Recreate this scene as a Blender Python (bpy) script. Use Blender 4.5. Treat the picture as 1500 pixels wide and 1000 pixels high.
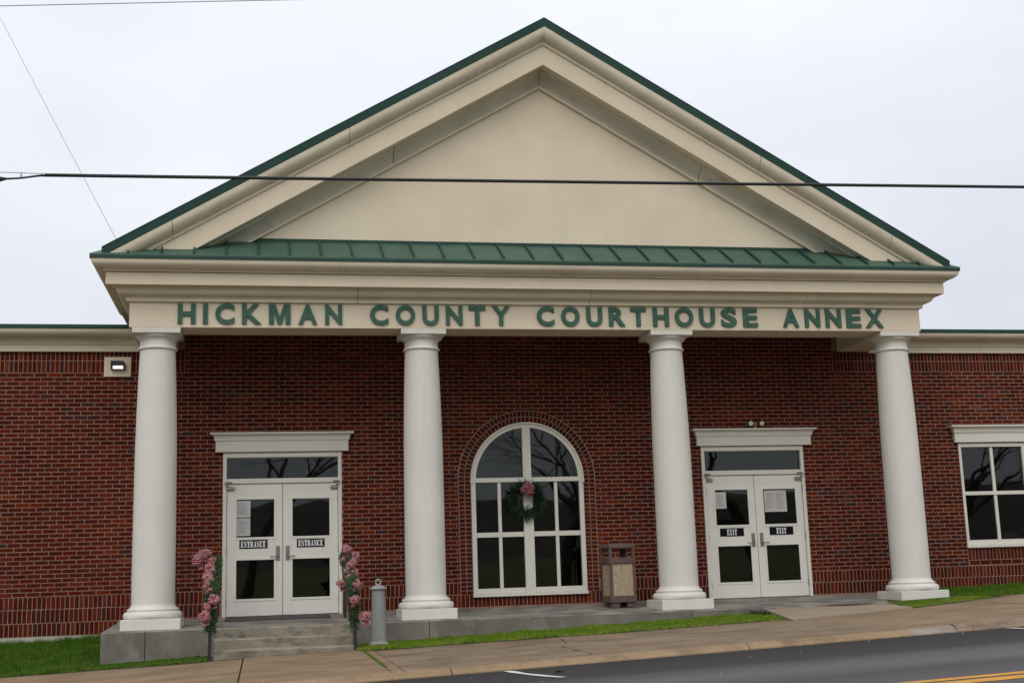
import bpy, math, random
from mathutils import Vector, Matrix
import numpy as np
R = math.radians
for o in list(bpy.data.objects):
    bpy.data.objects.remove(o, do_unlink=True)
scene = bpy.context.scene
COL = scene.collection
rnd = random.Random(7)

# ------------------------------------------------------------------ camera
CAM = Vector((-2.4407, -21.4306, 0.5019))
cd = bpy.data.cameras.new('camera'); cam = bpy.data.objects.new('camera', cd); COL.objects.link(cam)
right = Vector((0.98163335, -0.18807041, -0.03202333)); up = Vector((-0.00338067, -0.18497901, 0.98273666)); fwd = Vector((0.19074733, 0.96457881, 0.18221737))
cam.matrix_world = Matrix(((right.x, up.x, -fwd.x, CAM.x), (right.y, up.y, -fwd.y, CAM.y), (right.z, up.z, -fwd.z, CAM.z), (0, 0, 0, 1)))
cd.sensor_width = 36; cd.lens = 44.56; cd.clip_end = 3000; cd.clip_start = 0.1
scene.camera = cam

# ------------------------------------------------------------------ world, sun, exposure
SUN_EL, SUN_AZ = R(43), R(198)       # azimuth measured from +Y clockwise: behind the camera, a little left
world = bpy.data.worlds.new('World'); scene.world = world; world.use_nodes = True
nt = world.node_tree; nt.nodes.clear()
wo = nt.nodes.new('ShaderNodeOutputWorld'); bg = nt.nodes.new('ShaderNodeBackground'); bg.inputs[1].default_value = 0.1
sky = nt.nodes.new('ShaderNodeTexSky'); sky.sky_type = 'NISHITA'; sky.sun_disc = False
sky.sun_elevation = SUN_EL; sky.sun_rotation = SUN_AZ
tc = nt.nodes.new('ShaderNodeTexCoord'); mp = nt.nodes.new('ShaderNodeMapping'); mp.inputs['Scale'].default_value = (1, 1, 2.2)
nz = nt.nodes.new('ShaderNodeTexNoise'); nz.inputs['Scale'].default_value = 2.6; nz.inputs['Detail'].default_value = 5; nz.inputs['Roughness'].default_value = 0.45
cr = nt.nodes.new('ShaderNodeValToRGB')
cr.color_ramp.elements[0].position = 0.32; cr.color_ramp.elements[0].color = (0.745, 0.775, 0.845, 1)
cr.color_ramp.elements[1].position = 0.68; cr.color_ramp.elements[1].color = (0.885, 0.905, 0.955, 1)
sc = nt.nodes.new('ShaderNodeVectorMath'); sc.operation = 'SCALE'; sc.inputs['Scale'].default_value = 10.0
mx = nt.nodes.new('ShaderNodeMixRGB'); mx.inputs[0].default_value = 0.93
L = nt.links.new
L(tc.outputs['Generated'], mp.inputs[0]); L(mp.outputs[0], nz.inputs['Vector']); L(nz.outputs['Fac'], cr.inputs[0])
sx = nt.nodes.new('ShaderNodeSeparateXYZ'); ma = nt.nodes.new('ShaderNodeMapRange')       # overcast: the zenith is brighter than the horizon
ma.inputs[1].default_value = 0; ma.inputs[2].default_value = 1; ma.inputs[3].default_value = 8.7; ma.inputs[4].default_value = 16.0
L(tc.outputs['Generated'], sx.inputs[0]); L(sx.outputs['Z'], ma.inputs[0]); L(ma.outputs[0], sc.inputs['Scale'])
L(cr.outputs[0], sc.inputs[0]); L(sky.outputs[0], mx.inputs[1]); L(sc.outputs[0], mx.inputs[2]); L(mx.outputs[0], bg.inputs[0]); L(bg.outputs[0], wo.inputs[0])
sd = bpy.data.lights.new('sun', 'SUN'); sd.energy = 1.15; sd.angle = R(45); sd.color = (1, 0.94, 0.85)
sun = bpy.data.objects.new('sun', sd); COL.objects.link(sun)
to_sun = Vector((math.sin(SUN_AZ) * math.cos(SUN_EL), math.cos(SUN_AZ) * math.cos(SUN_EL), math.sin(SUN_EL)))
sun.rotation_euler = to_sun.to_track_quat('Z', 'Y').to_euler()
vs = scene.view_settings
vs.view_transform = 'Standard'; vs.look = 'None'; vs.exposure = 0.0; vs.gamma = 1; vs.use_curve_mapping = False

# ------------------------------------------------------------------ materials
def newmat(name):
    m = bpy.data.materials.new(name); m.use_nodes = True
    n = m.node_tree; n.nodes.clear()
    out = n.nodes.new('ShaderNodeOutputMaterial'); b = n.nodes.new('ShaderNodeBsdfPrincipled')
    n.links.new(b.outputs[0], out.inputs[0]); return m, n, b
def N(n, t, **kw):
    x = n.nodes.new(t)
    for k, v in kw.items():
        if k in x.inputs: x.inputs[k].default_value = v
        else: setattr(x, k, v)
    return x
def mapped(n, scale):
    tcx = N(n, 'ShaderNodeTexCoord'); m = N(n, 'ShaderNodeMapping'); m.inputs['Scale'].default_value = scale
    g = N(n, 'ShaderNodeNewGeometry'); n.links.new(g.outputs['Position'], m.inputs[0]); return m
def mat(name, c1, c2=None, rough=0.7, scale=3.0, stretch=(1, 1, 1), fine=0.0, fine_scale=150, bump=0.0, bump_scale=80, metal=0.0, spec=0.5, lo=0.35, hi=0.65, stain=None):
    """base colour mottled between c1 and c2 by a world-space noise, with fine grain, an optional second stain layer and a bump"""
    m, n, b = newmat(name); l = n.links.new
    b.inputs['Roughness'].default_value = rough; b.inputs['Metallic'].default_value = metal; b.inputs['Specular IOR Level'].default_value = spec
    c2 = c2 or c1
    v = mapped(n, stretch)
    t = N(n, 'ShaderNodeTexNoise', Scale=scale, Detail=6.0, Roughness=0.6); l(v.outputs[0], t.inputs['Vector'])
    r = N(n, 'ShaderNodeValToRGB'); e = r.color_ramp.elements
    e[0].position = lo; e[0].color = (*c1, 1); e[1].position = hi; e[1].color = (*c2, 1)
    l(t.outputs['Fac'], r.inputs[0]); cur = r.outputs[0]
    if stain:
        col, ssc, sst, slo, shi, amt = stain
        v2 = mapped(n, sst); t2 = N(n, 'ShaderNodeTexNoise', Scale=ssc, Detail=5.0, Roughness=0.65); l(v2.outputs[0], t2.inputs['Vector'])
        mr = N(n, 'ShaderNodeMapRange'); mr.inputs[1].default_value = slo; mr.inputs[2].default_value = shi; mr.inputs[4].default_value = amt; l(t2.outputs['Fac'], mr.inputs[0])
        mm = N(n, 'ShaderNodeMixRGB'); l(mr.outputs[0], mm.inputs[0]); l(cur, mm.inputs[1]); mm.inputs[2].default_value = (*col, 1); cur = mm.outputs[0]
    if fine:
        t3 = N(n, 'ShaderNodeTexNoise', Scale=fine_scale, Detail=2.0); g = N(n, 'ShaderNodeNewGeometry'); l(g.outputs['Position'], t3.inputs['Vector'])
        mr = N(n, 'ShaderNodeMapRange'); mr.inputs[1].default_value = .3; mr.inputs[2].default_value = .7; mr.inputs[3].default_value = 1 - fine; mr.inputs[4].default_value = 1 + fine; l(t3.outputs['Fac'], mr.inputs[0])
        vm = N(n, 'ShaderNodeVectorMath', operation='SCALE'); l(cur, vm.inputs[0]); l(mr.outputs[0], vm.inputs['Scale']); cur = vm.outputs[0]
    l(cur, b.inputs['Base Color'])
    if bump:
        t4 = N(n, 'ShaderNodeTexNoise', Scale=bump_scale, Detail=4.0); g = N(n, 'ShaderNodeNewGeometry'); l(g.outputs['Position'], t4.inputs['Vector'])
        bp = N(n, 'ShaderNodeBump', Strength=bump, Distance=0.01); l(t4.outputs['Fac'], bp.inputs['Height']); l(bp.outputs[0], b.inputs['Normal'])
    return m

def brick_mat():
    m, n, b = newmat('brick_clay'); l = n.links.new
    a = N(n, 'ShaderNodeAttribute', attribute_name='tone')
    r = N(n, 'ShaderNodeValToRGB'); cr_ = r.color_ramp
    stops = [(0.0, (.082, .0110, .0050)), (0.15, (.064, .0125, .0045)), (0.3, (.118, .0180, .0050)), (0.42, (.088, .0095, .0065)), (0.55, (.060, .0095, .0050)), (0.72, (.054, .0105, .0065)), (0.84, (.046, .0155, .0135)), (0.93, (.048, .0220, .0230)), (1.0, (.15, .026, .008))]
    cr_.elements[0].position = 0; cr_.elements[0].color = (*stops[0][1], 1)
    cr_.elements[1].position = 1; cr_.elements[1].color = (*stops[-1][1], 1)
    for p, c in stops[1:-1]:
        e = cr_.elements.new(p); e.color = (*c, 1)
    l(a.outputs['Fac'], r.inputs[0])
    g = N(n, 'ShaderNodeNewGeometry')
    t = N(n, 'ShaderNodeTexNoise', Scale=22.0, Detail=5.0, Roughness=.7); l(g.outputs['Position'], t.inputs['Vector'])
    mr = N(n, 'ShaderNodeMapRange'); mr.inputs[1].default_value = .25; mr.inputs[2].default_value = .75; mr.inputs[3].default_value = .6; mr.inputs[4].default_value = 1.35; l(t.outputs['Fac'], mr.inputs[0])
    vm = N(n, 'ShaderNodeVectorMath', operation='SCALE'); l(r.outputs[0], vm.inputs[0]); l(mr.outputs[0], vm.inputs['Scale'])
    t5 = N(n, 'ShaderNodeTexNoise', Scale=.55, Detail=3.0); l(g.outputs['Position'], t5.inputs['Vector'])      # broad firing and weathering shifts
    m5 = N(n, 'ShaderNodeMapRange'); m5.inputs[1].default_value = .3; m5.inputs[2].default_value = .7; m5.inputs[3].default_value = .8; m5.inputs[4].default_value = 1.22; l(t5.outputs['Fac'], m5.inputs[0])
    vm5 = N(n, 'ShaderNodeVectorMath', operation='SCALE'); l(vm.outputs[0], vm5.inputs[0]); l(m5.outputs[0], vm5.inputs['Scale']); vm = vm5
    l(vm.outputs[0], b.inputs['Base Color']); b.inputs['Roughness'].default_value = .85; b.inputs['Specular IOR Level'].default_value = .06
    t4 = N(n, 'ShaderNodeTexNoise', Scale=160.0, Detail=3.0); l(g.outputs['Position'], t4.inputs['Vector'])
    bp = N(n, 'ShaderNodeBump', Strength=.35, Distance=.004); l(t4.outputs['Fac'], bp.inputs['Height']); l(bp.outputs[0], b.inputs['Normal'])
    return m

def asphalt_mat():
    m, n, b = newmat('asphalt'); l = n.links.new
    g = N(n, 'ShaderNodeNewGeometry'); v = mapped(n, (.12, .9, 1)); t = N(n, 'ShaderNodeTexNoise', Scale=1.6, Detail=5.0, Roughness=.6); l(v.outputs[0], t.inputs['Vector'])
    sp = N(n, 'ShaderNodeSeparateXYZ'); l(g.outputs['Position'], sp.inputs[0])
    ad = N(n, 'ShaderNodeMath', operation='MULTIPLY_ADD'); l(t.outputs['Fac'], ad.inputs[0]); ad.inputs[1].default_value = 1.1; l(sp.outputs['Y'], ad.inputs[2])
    mr = N(n, 'ShaderNodeMapRange'); mr.inputs[1].default_value = -12.5; mr.inputs[2].default_value = -6.5; l(ad.outputs[0], mr.inputs[0])
    r = N(n, 'ShaderNodeValToRGB'); e = r.color_ramp.elements      # dark patching by the kerb, worn paler wheel tracks
    e[0].position = 0; e[0].color = (.080, .076, .077, 1); e[1].position = 1; e[1].color = (.040, .037, .035, 1)
    for p, c in ((.2, .110), (.36, .075), (.52, .120), (.62, .100), (.73, .052)): x = e.new(p); x.color = (c, c * .95, c * .97, 1)
    l(mr.outputs[0], r.inputs[0])
    t3 = N(n, 'ShaderNodeTexNoise', Scale=85.0, Detail=2.0); l(g.outputs['Position'], t3.inputs['Vector'])
    m2 = N(n, 'ShaderNodeMapRange'); m2.inputs[1].default_value = .3; m2.inputs[2].default_value = .7; m2.inputs[3].default_value = .6; m2.inputs[4].default_value = 1.4; l(t3.outputs['Fac'], m2.inputs[0])
    vm = N(n, 'ShaderNodeVectorMath', operation='SCALE'); l(r.outputs[0], vm.inputs[0]); l(m2.outputs[0], vm.inputs['Scale']); l(vm.outputs[0], b.inputs['Base Color'])
    b.inputs['Roughness'].default_value = .9; b.inputs['Specular IOR Level'].default_value = .12
    t4 = N(n, 'ShaderNodeTexNoise', Scale=110.0, Detail=4.0); l(g.outputs['Position'], t4.inputs['Vector'])
    bp = N(n, 'ShaderNodeBump', Strength=.5, Distance=.01); l(t4.outputs['Fac'], bp.inputs['Height']); l(bp.outputs[0], b.inputs['Normal']); return m

M = {}
M['brick'] = brick_mat()
M['mortar'] = mat('mortar', (.215, .128, .095), (.272, .172, .132), .95, 6, fine=.15, spec=.1)
M['trim'] = mat('cream_stucco', (.64, .557, .425), (.69, .607, .472), .85, 1.2, fine=.06, fine_scale=260, bump=.12, bump_scale=300, stain=((.47, .41, .30), 1.6, (1, 1, .25), .58, .8, .3))
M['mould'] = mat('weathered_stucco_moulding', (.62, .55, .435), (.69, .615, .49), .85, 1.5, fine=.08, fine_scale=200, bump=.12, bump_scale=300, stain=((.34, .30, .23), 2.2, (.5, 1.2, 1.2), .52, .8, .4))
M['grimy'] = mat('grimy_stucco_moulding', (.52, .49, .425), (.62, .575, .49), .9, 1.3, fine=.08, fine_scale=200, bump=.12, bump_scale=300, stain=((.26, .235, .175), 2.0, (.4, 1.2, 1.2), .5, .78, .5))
M['column'] = mat('white_column_paint', (.625, .605, .55), (.66, .64, .585), .6, 1.0, fine=.03, stain=((.44, .42, .36), 1.5, (5, 5, .35), .52, .8, .38))
M['whitepaint'] = mat('white_door_paint', (.66, .64, .585), (.71, .69, .63), .45, 1.5, fine=.03)
M['frame'] = mat('cream_frame_paint', (.62, .60, .53), (.66, .635, .565), .5, 2, fine=.03)
M['green'] = mat('green_roof_metal', (.040, .088, .062), (.054, .112, .080), .55, 2.5, spec=.4, fine=.05)
M['greendark'] = mat('green_trim_metal', (.013, .046, .034), (.018, .058, .043), .55, 2.5, spec=.25)
M['letter'] = mat('green_letter_face', (.040, .100, .072), (.060, .130, .096), .6, 9, spec=.2)
M['concrete'] = mat('porch_concrete', (.20, .185, .158), (.30, .28, .245), .9, 2.0, fine=.14, fine_scale=90, bump=.25, bump_scale=60, stain=((.105, .092, .075), 1.7, (1, 1, .8), .42, .62, .85))
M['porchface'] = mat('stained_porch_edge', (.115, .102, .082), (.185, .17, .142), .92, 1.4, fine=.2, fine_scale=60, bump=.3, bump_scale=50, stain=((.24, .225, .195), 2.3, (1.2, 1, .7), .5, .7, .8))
M['stepc'] = mat('weathered_step_concrete', (.20, .175, .132), (.285, .255, .20), .92, 2.6, fine=.18, fine_scale=70, bump=.35, bump_scale=50, stain=((.09, .08, .06), 3.2, (1, 1, 2.2), .5, .68, .8))
M['walk'] = mat('sidewalk_concrete', (.18, .120, .064), (.262, .177, .099), .92, 1.3, fine=.28, fine_scale=60, bump=.25, bump_scale=70, stain=((.105, .074, .045), 1.6, (.55, 1.6, 1), .48, .68, .6))
M['walkold'] = mat('older_sidewalk_concrete', (.155, .108, .063), (.24, .172, .107), .92, 1.6, fine=.32, fine_scale=55, bump=.3, bump_scale=70, stain=((.085, .064, .042), 1.8, (.6, 1.5, 1), .48, .68, .6))
M['walkgrey'] = mat('walkway_concrete', (.245, .19, .13), (.305, .24, .172), .92, 1.2, fine=.12, fine_scale=60, bump=.2, bump_scale=70, stain=((.22, .185, .145), 1.5, (1, 1, 1), .52, .75, .5))
M['curb'] = mat('curb_concrete', (.225, .152, .083), (.295, .207, .118), .92, 1.6, fine=.2, fine_scale=50, bump=.4, bump_scale=45, stain=((.115, .08, .052), 2.4, (1, 1, 1), .5, .7, .6))
M['curbgrey'] = mat('patched_curb_concrete', (.20, .165, .125), (.31, .27, .22), .92, 3, fine=.2, fine_scale=50, bump=.4, bump_scale=45)
M['curbrough'] = mat('rough_curb_concrete', (.14, .095, .065), (.25, .18, .125), .95, 4, fine=.3, fine_scale=45, bump=.8, bump_scale=30)
M['found'] = mat('foundation_concrete', (.36, .33, .28), (.45, .42, .36), .9, 3, fine=.1, stain=((.2, .19, .14), 3, (1, 1, .5), .5, .7, .5))
M['asphalt'] = asphalt_mat()
M['white_line'] = mat('white_road_paint', (.55, .55, .53), (.68, .68, .66), .7, 9, fine=.15)
M['yellow'] = mat('yellow_road_paint', (.46, .21, .018), (.58, .28, .028), .75, 5, fine=.25, fine_scale=60)
M['soil'] = mat('lawn_soil', (.025, .035, .008), (.045, .05, .012), 1.0, 3, fine=.3, fine_scale=40)
M['dirt'] = mat('brown_mulch', (.05, .032, .022), (.11, .075, .05), 1.0, 8, fine=.3, fine_scale=60, bump=.6, bump_scale=50)
M['farlawn'] = mat('far_lawn', (.09, .115, .022), (.15, .15, .045), 1.0, .6, fine=.3, fine_scale=20)
M['wood'] = mat('winter_woodland', (.065, .058, .047), (.115, .10, .08), 1.0, .25, fine=.3, fine_scale=3)
M['steel'] = mat('satin_steel', (.26, .245, .225), None, .4, metal=.8)
M['hinge'] = mat('grey_hinge_metal', (.30, .29, .27), None, .45, metal=.6)
M['black'] = mat('black_paint', (.012, .013, .016), (.02, .022, .026), .45, 8)
M['signblack'] = mat('black_sign_plastic', (.006, .006, .009), None, .6, spec=.1)
M['signwhite'] = mat('white_sign_print', (.75, .75, .75), None, .5)
M['paper'] = mat('white_paper', (.43, .42, .41), (.50, .49, .48), .8, 3)
M['ink'] = mat('grey_ink', (.25, .25, .25), None, .8)
M['bronze'] = mat('dark_bronze', (.018, .015, .013), None, .4, metal=.3)
M['brass'] = mat('dull_brass', (.35, .23, .06), (.22, .14, .04), .4, 20, metal=.6)
M['lens'] = mat('frosted_flood_lens', (.62, .60, .58), None, .12, spec=.8)
M['cable'] = mat('black_cable_jacket', (.010, .010, .013), None, .55)
M['wire'] = mat('grey_wire', (.45, .45, .47), None, .6)
M['clamp'] = mat('pale_clamp', (.5, .5, .5), None, .5)
M['bollard'] = mat('grey_post_plastic', (.22, .225, .21), (.27, .275, .26), .6, 4, fine=.08, stain=((.15, .15, .13), 3, (2, 2, .6), .55, .75, .5))
M['binframe'] = mat('brown_bin_plastic', (.088, .053, .045), (.112, .070, .060), .55, 6, fine=.1)
M['mat'] = mat('dark_doormat_fibre', (.045, .042, .045), (.065, .06, .06), 1.0, 30, fine=.3)
M['dark'] = mat('dark_gap', (.01, .01, .01), None, .9)
M['inside'] = mat('dark_interior', (.05, .045, .04), None, .9)
M['bark'] = mat('grey_bark', (.06, .05, .042), (.11, .095, .08), .95, 6, fine=.2)
M['needle'] = mat('pine_needle', (.022, .060, .014), (.065, .130, .030), .7, 30)
M['needle2'] = mat('dark_pine_needle', (.010, .030, .016), (.022, .055, .028), .7, 30)
M['red'] = mat('red_ribbon', (.17, .010, .020), (.26, .026, .042), .45, 25)
M['pink'] = mat('white_ribbon_edge', (.52, .38, .38), (.70, .58, .57), .5, 30)
M['red_shade'] = mat('shaded_red_ribbon', (.12, .012, .022), (.20, .03, .045), .6, 30)  # red ribbon with the porch shade put into its colour, for the wreath
M['edge_shade'] = mat('shaded_ribbon_edge', (.30, .16, .17), (.42, .26, .26), .6, 30)  # pale ribbon edge, dulled in colour for the same porch shade
M['leaf'] = mat('dead_leaf', (.17, .040, .020), (.30, .09, .045), .8, 25)
M['fleck'] = mat('pale_fleck', (.7, .68, .62), None, .8)
def blade_mat(k=1.0):
    m, n, b = newmat('grass_blade'); l = n.links.new
    g = N(n, 'ShaderNodeNewGeometry'); t = N(n, 'ShaderNodeTexNoise', Scale=2.2, Detail=4.0); l(g.outputs['Position'], t.inputs['Vector'])
    a = N(n, 'ShaderNodeAttribute', attribute_name='tone')
    ad = N(n, 'ShaderNodeMath', operation='ADD'); l(t.outputs['Fac'], ad.inputs[0]); l(a.outputs['Fac'], ad.inputs[1])
    r = N(n, 'ShaderNodeValToRGB'); e = r.color_ramp.elements
    e[0].position = .3; e[0].color = (.038, .105, .004, 1); e[1].position = .95; e[1].color = (.095, .165, .010, 1)
    x = e.new(1.0); x.color = (.20, .16, .05, 1); x = e.new(.6); x.color = (.058, .140, .005, 1)
    for q in e: q.color = (q.color[0] * k * (1.25 if k > 1 else 1), q.color[1] * k, q.color[2] * k * 1.2, 1)
    l(ad.outputs[0], r.inputs[0]); l(r.outputs[0], b.inputs['Base Color']); b.inputs['Roughness'].default_value = .7; b.inputs['Specular IOR Level'].default_value = .15
    return m
M['blade'] = blade_mat()
M['strip_blade'] = blade_mat(1.55)
def pebble_mat():
    m, n, b = newmat('pebble_aggregate'); l = n.links.new
    g = N(n, 'ShaderNodeNewGeometry'); v = N(n, 'ShaderNodeTexVoronoi', Scale=110.0); l(g.outputs['Position'], v.inputs['Vector'])
    r = N(n, 'ShaderNodeValToRGB'); e = r.color_ramp.elements
    e[0].color = (.20, .135, .08, 1); e[0].position = 0; e[1].color = (.50, .41, .29, 1); e[1].position = 1
    x = e.new(.45); x.color = (.40, .305, .20, 1)
    sp = N(n, 'ShaderNodeSeparateColor'); l(v.outputs['Color'], sp.inputs[0]); l(sp.outputs[0], r.inputs[0]); l(r.outputs[0], b.inputs['Base Color'])
    b.inputs['Roughness'].default_value = .8
    bp = N(n, 'ShaderNodeBump', Strength=.8, Distance=.006, invert=True); l(v.outputs['Distance'], bp.inputs['Height']); l(bp.outputs[0], b.inputs['Normal'])
    return m
M['pebble'] = pebble_mat()
def glass_mat():
    m, n, b = newmat('window_glass'); l = n.links.new
    n.nodes.remove(b); out = [x for x in n.nodes if x.type == 'OUTPUT_MATERIAL'][0]
    tr = N(n, 'ShaderNodeBsdfTransparent'); tr.inputs[0].default_value = (.16, .17, .165, 1)
    gl = N(n, 'ShaderNodeBsdfGlossy'); gl.inputs['Roughness'].default_value = .015; gl.inputs[0].default_value = (.9, .95, .95, 1)
    fr = N(n, 'ShaderNodeFresnel', IOR=1.58); mixs = N(n, 'ShaderNodeMixShader')
    t = N(n, 'ShaderNodeTexNoise', Scale=1.6, Detail=1.0); g = N(n, 'ShaderNodeNewGeometry'); l(g.outputs['Position'], t.inputs['Vector'])
    bp = N(n, 'ShaderNodeBump', Strength=.035, Distance=.05); l(t.outputs['Fac'], bp.inputs['Height']); l(bp.outputs[0], gl.inputs['Normal'])
    l(fr.outputs[0], mixs.inputs[0]); l(tr.outputs[0], mixs.inputs[1]); l(gl.outputs[0], mixs.inputs[2]); l(mixs.outputs[0], out.inputs[0])
    return m
M['glass'] = glass_mat()
def emit_mat():
    m, n, b = newmat('lit_lamp_lens'); b.inputs['Base Color'].default_value = (.8, .8, .8, 1)
    b.inputs['Emission Color'].default_value = (1, .98, .95, 1); b.inputs['Emission Strength'].default_value = 1.1; return m
M['lit'] = emit_mat()

# ------------------------------------------------------------------ mesh helpers
class MB:
    def __init__(s): s.v = []; s.f = []; s.mi = []; s.sm = []; s.tone = []
    def add(s, vs, fs, mi=0, smooth=False, tone=0.0):
        b = len(s.v); s.v += [tuple(p) for p in vs]
        for f in fs: s.f.append(tuple(i + b for i in f)); s.mi.append(mi); s.sm.append(smooth); s.tone.append(tone)
        return s
    def box(s, x0, x1, y0, y1, z0, z1, mi=0, bev=0.0):
        if bev > 0:
            b = min(bev, (x1 - x0) / 3, (y1 - y0) / 3, (z1 - z0) / 3)
            # chamfered box: 24 verts
            vs = []; idx = {}
            for ix, X in ((0, (x0, x0 + b)), (1, (x1, x1 - b))):
                for iy, Yv in ((0, (y0, y0 + b)), (1, (y1, y1 - b))):
                    for iz, Zv in ((0, (z0, z0 + b)), (1, (z1, z1 - b))):
                        idx[ix, iy, iz] = len(vs)
                        vs += [(X[0], Yv[1], Zv[1]), (X[1], Yv[0], Zv[1]), (X[1], Yv[1], Zv[0])]
            I = lambda a, k: idx[a] + k
            fs = []
            for ix in (0, 1):
                q = [(ix, 0, 0), (ix, 1, 0), (ix, 1, 1), (ix, 0, 1)]; fs.append([I(a, 0) for a in (q if ix else q[::-1])])
            for iy in (0, 1):
                q = [(0, iy, 0), (0, iy, 1), (1, iy, 1), (1, iy, 0)]; fs.append([I(a, 1) for a in (q if iy else q[::-1])])
            for iz in (0, 1):
                q = [(0, 0, iz), (1, 0, iz), (1, 1, iz), (0, 1, iz)]; fs.append([I(a, 2) for a in (q if iz else q[::-1])])
            for ix in (0, 1):
                for iy in (0, 1): fs.append([I((ix, iy, 0), 0), I((ix, iy, 1), 0), I((ix, iy, 1), 1), I((ix, iy, 0), 1)])
                for iz in (0, 1): fs.append([I((ix, 0, iz), 0), I((ix, 1, iz), 0), I((ix, 1, iz), 2), I((ix, 0, iz), 2)])
            for iy in (0, 1):
                for iz in (0, 1): fs.append([I((0, iy, iz), 1), I((1, iy, iz), 1), I((1, iy, iz), 2), I((0, iy, iz), 2)])
            for a in idx: fs.append([I(a, 0), I(a, 1), I(a, 2)])
            return s.add(vs, fs, mi)
        vs = [(x, y, z) for z in (z0, z1) for y in (y0, y1) for x in (x0, x1)]
        return s.add(vs, [(0, 2, 3, 1), (4, 5, 7, 6), (0, 1, 5, 4), (2, 6, 7, 3), (0, 4, 6, 2), (1, 3, 7, 5)], mi)
    def prism(s, pts, y0, y1, mi=0):
        """polygon in (x, z) extruded along y"""
        n = len(pts); vs = [(x, y0, z) for x, z in pts] + [(x, y1, z) for x, z in pts]
        fs = [tuple(range(n)), tuple(range(2 * n - 1, n - 1, -1))] + [(i, i + n, (i + 1) % n + n, (i + 1) % n) for i in range(n)]
        return s.add(vs, fs, mi)
    def lathe(s, prof, cx, cy, seg=40, mi=0, smooth=True, z0=0.0):
        vs = []; fs = []
        for r, z in prof:
            for k in range(seg):
                a = 2 * math.pi * k / seg; vs.append((cx + r * math.cos(a), cy + r * math.sin(a), z + z0))
        for i in range(len(prof) - 1):
            for k in range(seg):
                k2 = (k + 1) % seg; fs.append((i * seg + k, i * seg + k2, (i + 1) * seg + k2, (i + 1) * seg + k))
        s.add(vs, fs, mi, smooth)
        n = len(prof) - 1
        s.add([vs[k] for k in range(seg)], [tuple(range(seg))[::-1]], mi); s.add([vs[n * seg + k] for k in range(seg)], [tuple(range(seg))], mi)
        return s
    def tube(s, pts, r, seg=8, mi=0, caps=True, smooth=True):
        pts = [Vector(p) for p in pts]; rs = r if isinstance(r, (list, tuple)) else [r] * len(pts)
        vs = []; fs = []; ref = Vector((0, 0, 1))
        for i, p in enumerate(pts):
            d = (pts[min(i + 1, len(pts) - 1)] - pts[max(i - 1, 0)]).normalized()
            a = d.cross(ref)
            if a.length < 1e-3: a = d.cross(Vector((1, 0, 0)))
            a.normalize(); b = d.cross(a)
            for k in range(seg):
                t = 2 * math.pi * k / seg; vs.append(p + (a * math.cos(t) + b * math.sin(t)) * rs[i])
        for i in range(len(pts) - 1):
            for k in range(seg):
                k2 = (k + 1) % seg; fs.append((i * seg + k, i * seg + k2, (i + 1) * seg + k2, (i + 1) * seg + k))
        if caps: fs.append(tuple(range(seg))[::-1]); fs.append(tuple(range((len(pts) - 1) * seg, len(pts) * seg)))
        return s.add(vs, fs, mi, smooth)
    def mesh(s, name, mats, tone=False):
        me = bpy.data.meshes.new(name); me.from_pydata(s.v, [], s.f)
        for m in mats: me.materials.append(m)
        me.polygons.foreach_set('material_index', s.mi); me.polygons.foreach_set('use_smooth', s.sm)
        if tone:
            a = me.attributes.new('tone', 'FLOAT', 'FACE'); a.data.foreach_set('value', s.tone)
        me.update(); return me
    def build(s, name, mats, parent=None, tone=False, **props):
        if not isinstance(mats, (list, tuple)): mats = [mats]
        return link(name, s.mesh(name, mats, tone), parent, **props)
def link(name, me, parent=None, loc=None, **props):
    o = bpy.data.objects.new(name, me); COL.objects.link(o)
    if loc is not None: o.location = loc
    if parent is not None: place(o, parent)
    for k, v in props.items(): o[k] = v
    return o
ORG = {}
def place(o, parent):
    """meshes are modelled in world coordinates; keep them there under a displaced parent"""
    o.parent = parent
    p = parent; off = Vector((0, 0, 0))
    while p is not None: off += p.location; p = p.parent
    o.location = Vector(o.location) - off
def thing(name, label, cat, loc=(0, 0, 0), group=None):
    o = bpy.data.objects.new(name, None); COL.objects.link(o); o.location = loc; o.empty_display_size = .2
    o['label'] = label; o['category'] = cat
    if group: o['group'] = group
    return o
def tag(o, label, cat, group=None):
    o['label'] = label; o['category'] = cat
    if group: o['group'] = group
    return o
def copy_part(src, name, parent, dx=0, dy=0, dz=0):
    c = src.copy(); c.name = name; COL.objects.link(c); c.parent = parent
    c.location = Vector(src.location) + Vector((dx, dy, dz)); return c

# ------------------------------------------------------------------ ground planes
def S(x, y): return -.374 + .0363 * x + .02 * (y + 2.3)     # sidewalk level
def RD(x): return -.534 + .0363 * x                          # road level
EDGE = [(-60, -2.9), (-14, -2.9), (-5.9, -2.97), (-4.6, -3.06), (-3.26, -3.18), (-3.2, -3.03), (-1.2, -3.03), (-1.12, -3.5), (.7, -3.6), (2.3, -3.85), (4.8, -3.95), (7.0, -3.62), (8.3, -3.05), (9.6, -2.5), (13, -2.2), (60, -2.0)]
def edge(x):
    for (a, ya), (b, yb) in zip(EDGE, EDGE[1:]):
        if a <= x <= b: return ya + (yb - ya) * (x - a) / (b - a)
    return EDGE[0][1] if x < EDGE[0][0] else EDGE[-1][1]
CB0, CB1, RE = -6.9, -7.02, -7.08                            # curb back, curb nose, road edge
g = MB()
xs = [-900, -60, -40, -20, 0, 20, 40, 60, 900]; ys = [-900, -60, -24, 30, 900]
cl = lambda x: max(-60, min(60, x))
vsg = [(x, y, RD(cl(x)) - .12) for y in ys for x in xs]; nx = len(xs)
g.add(vsg, [(j * nx + i, j * nx + i + 1, (j + 1) * nx + i + 1, (j + 1) * nx + i) for j in range(len(ys) - 1) for i in range(nx - 1)])
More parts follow.
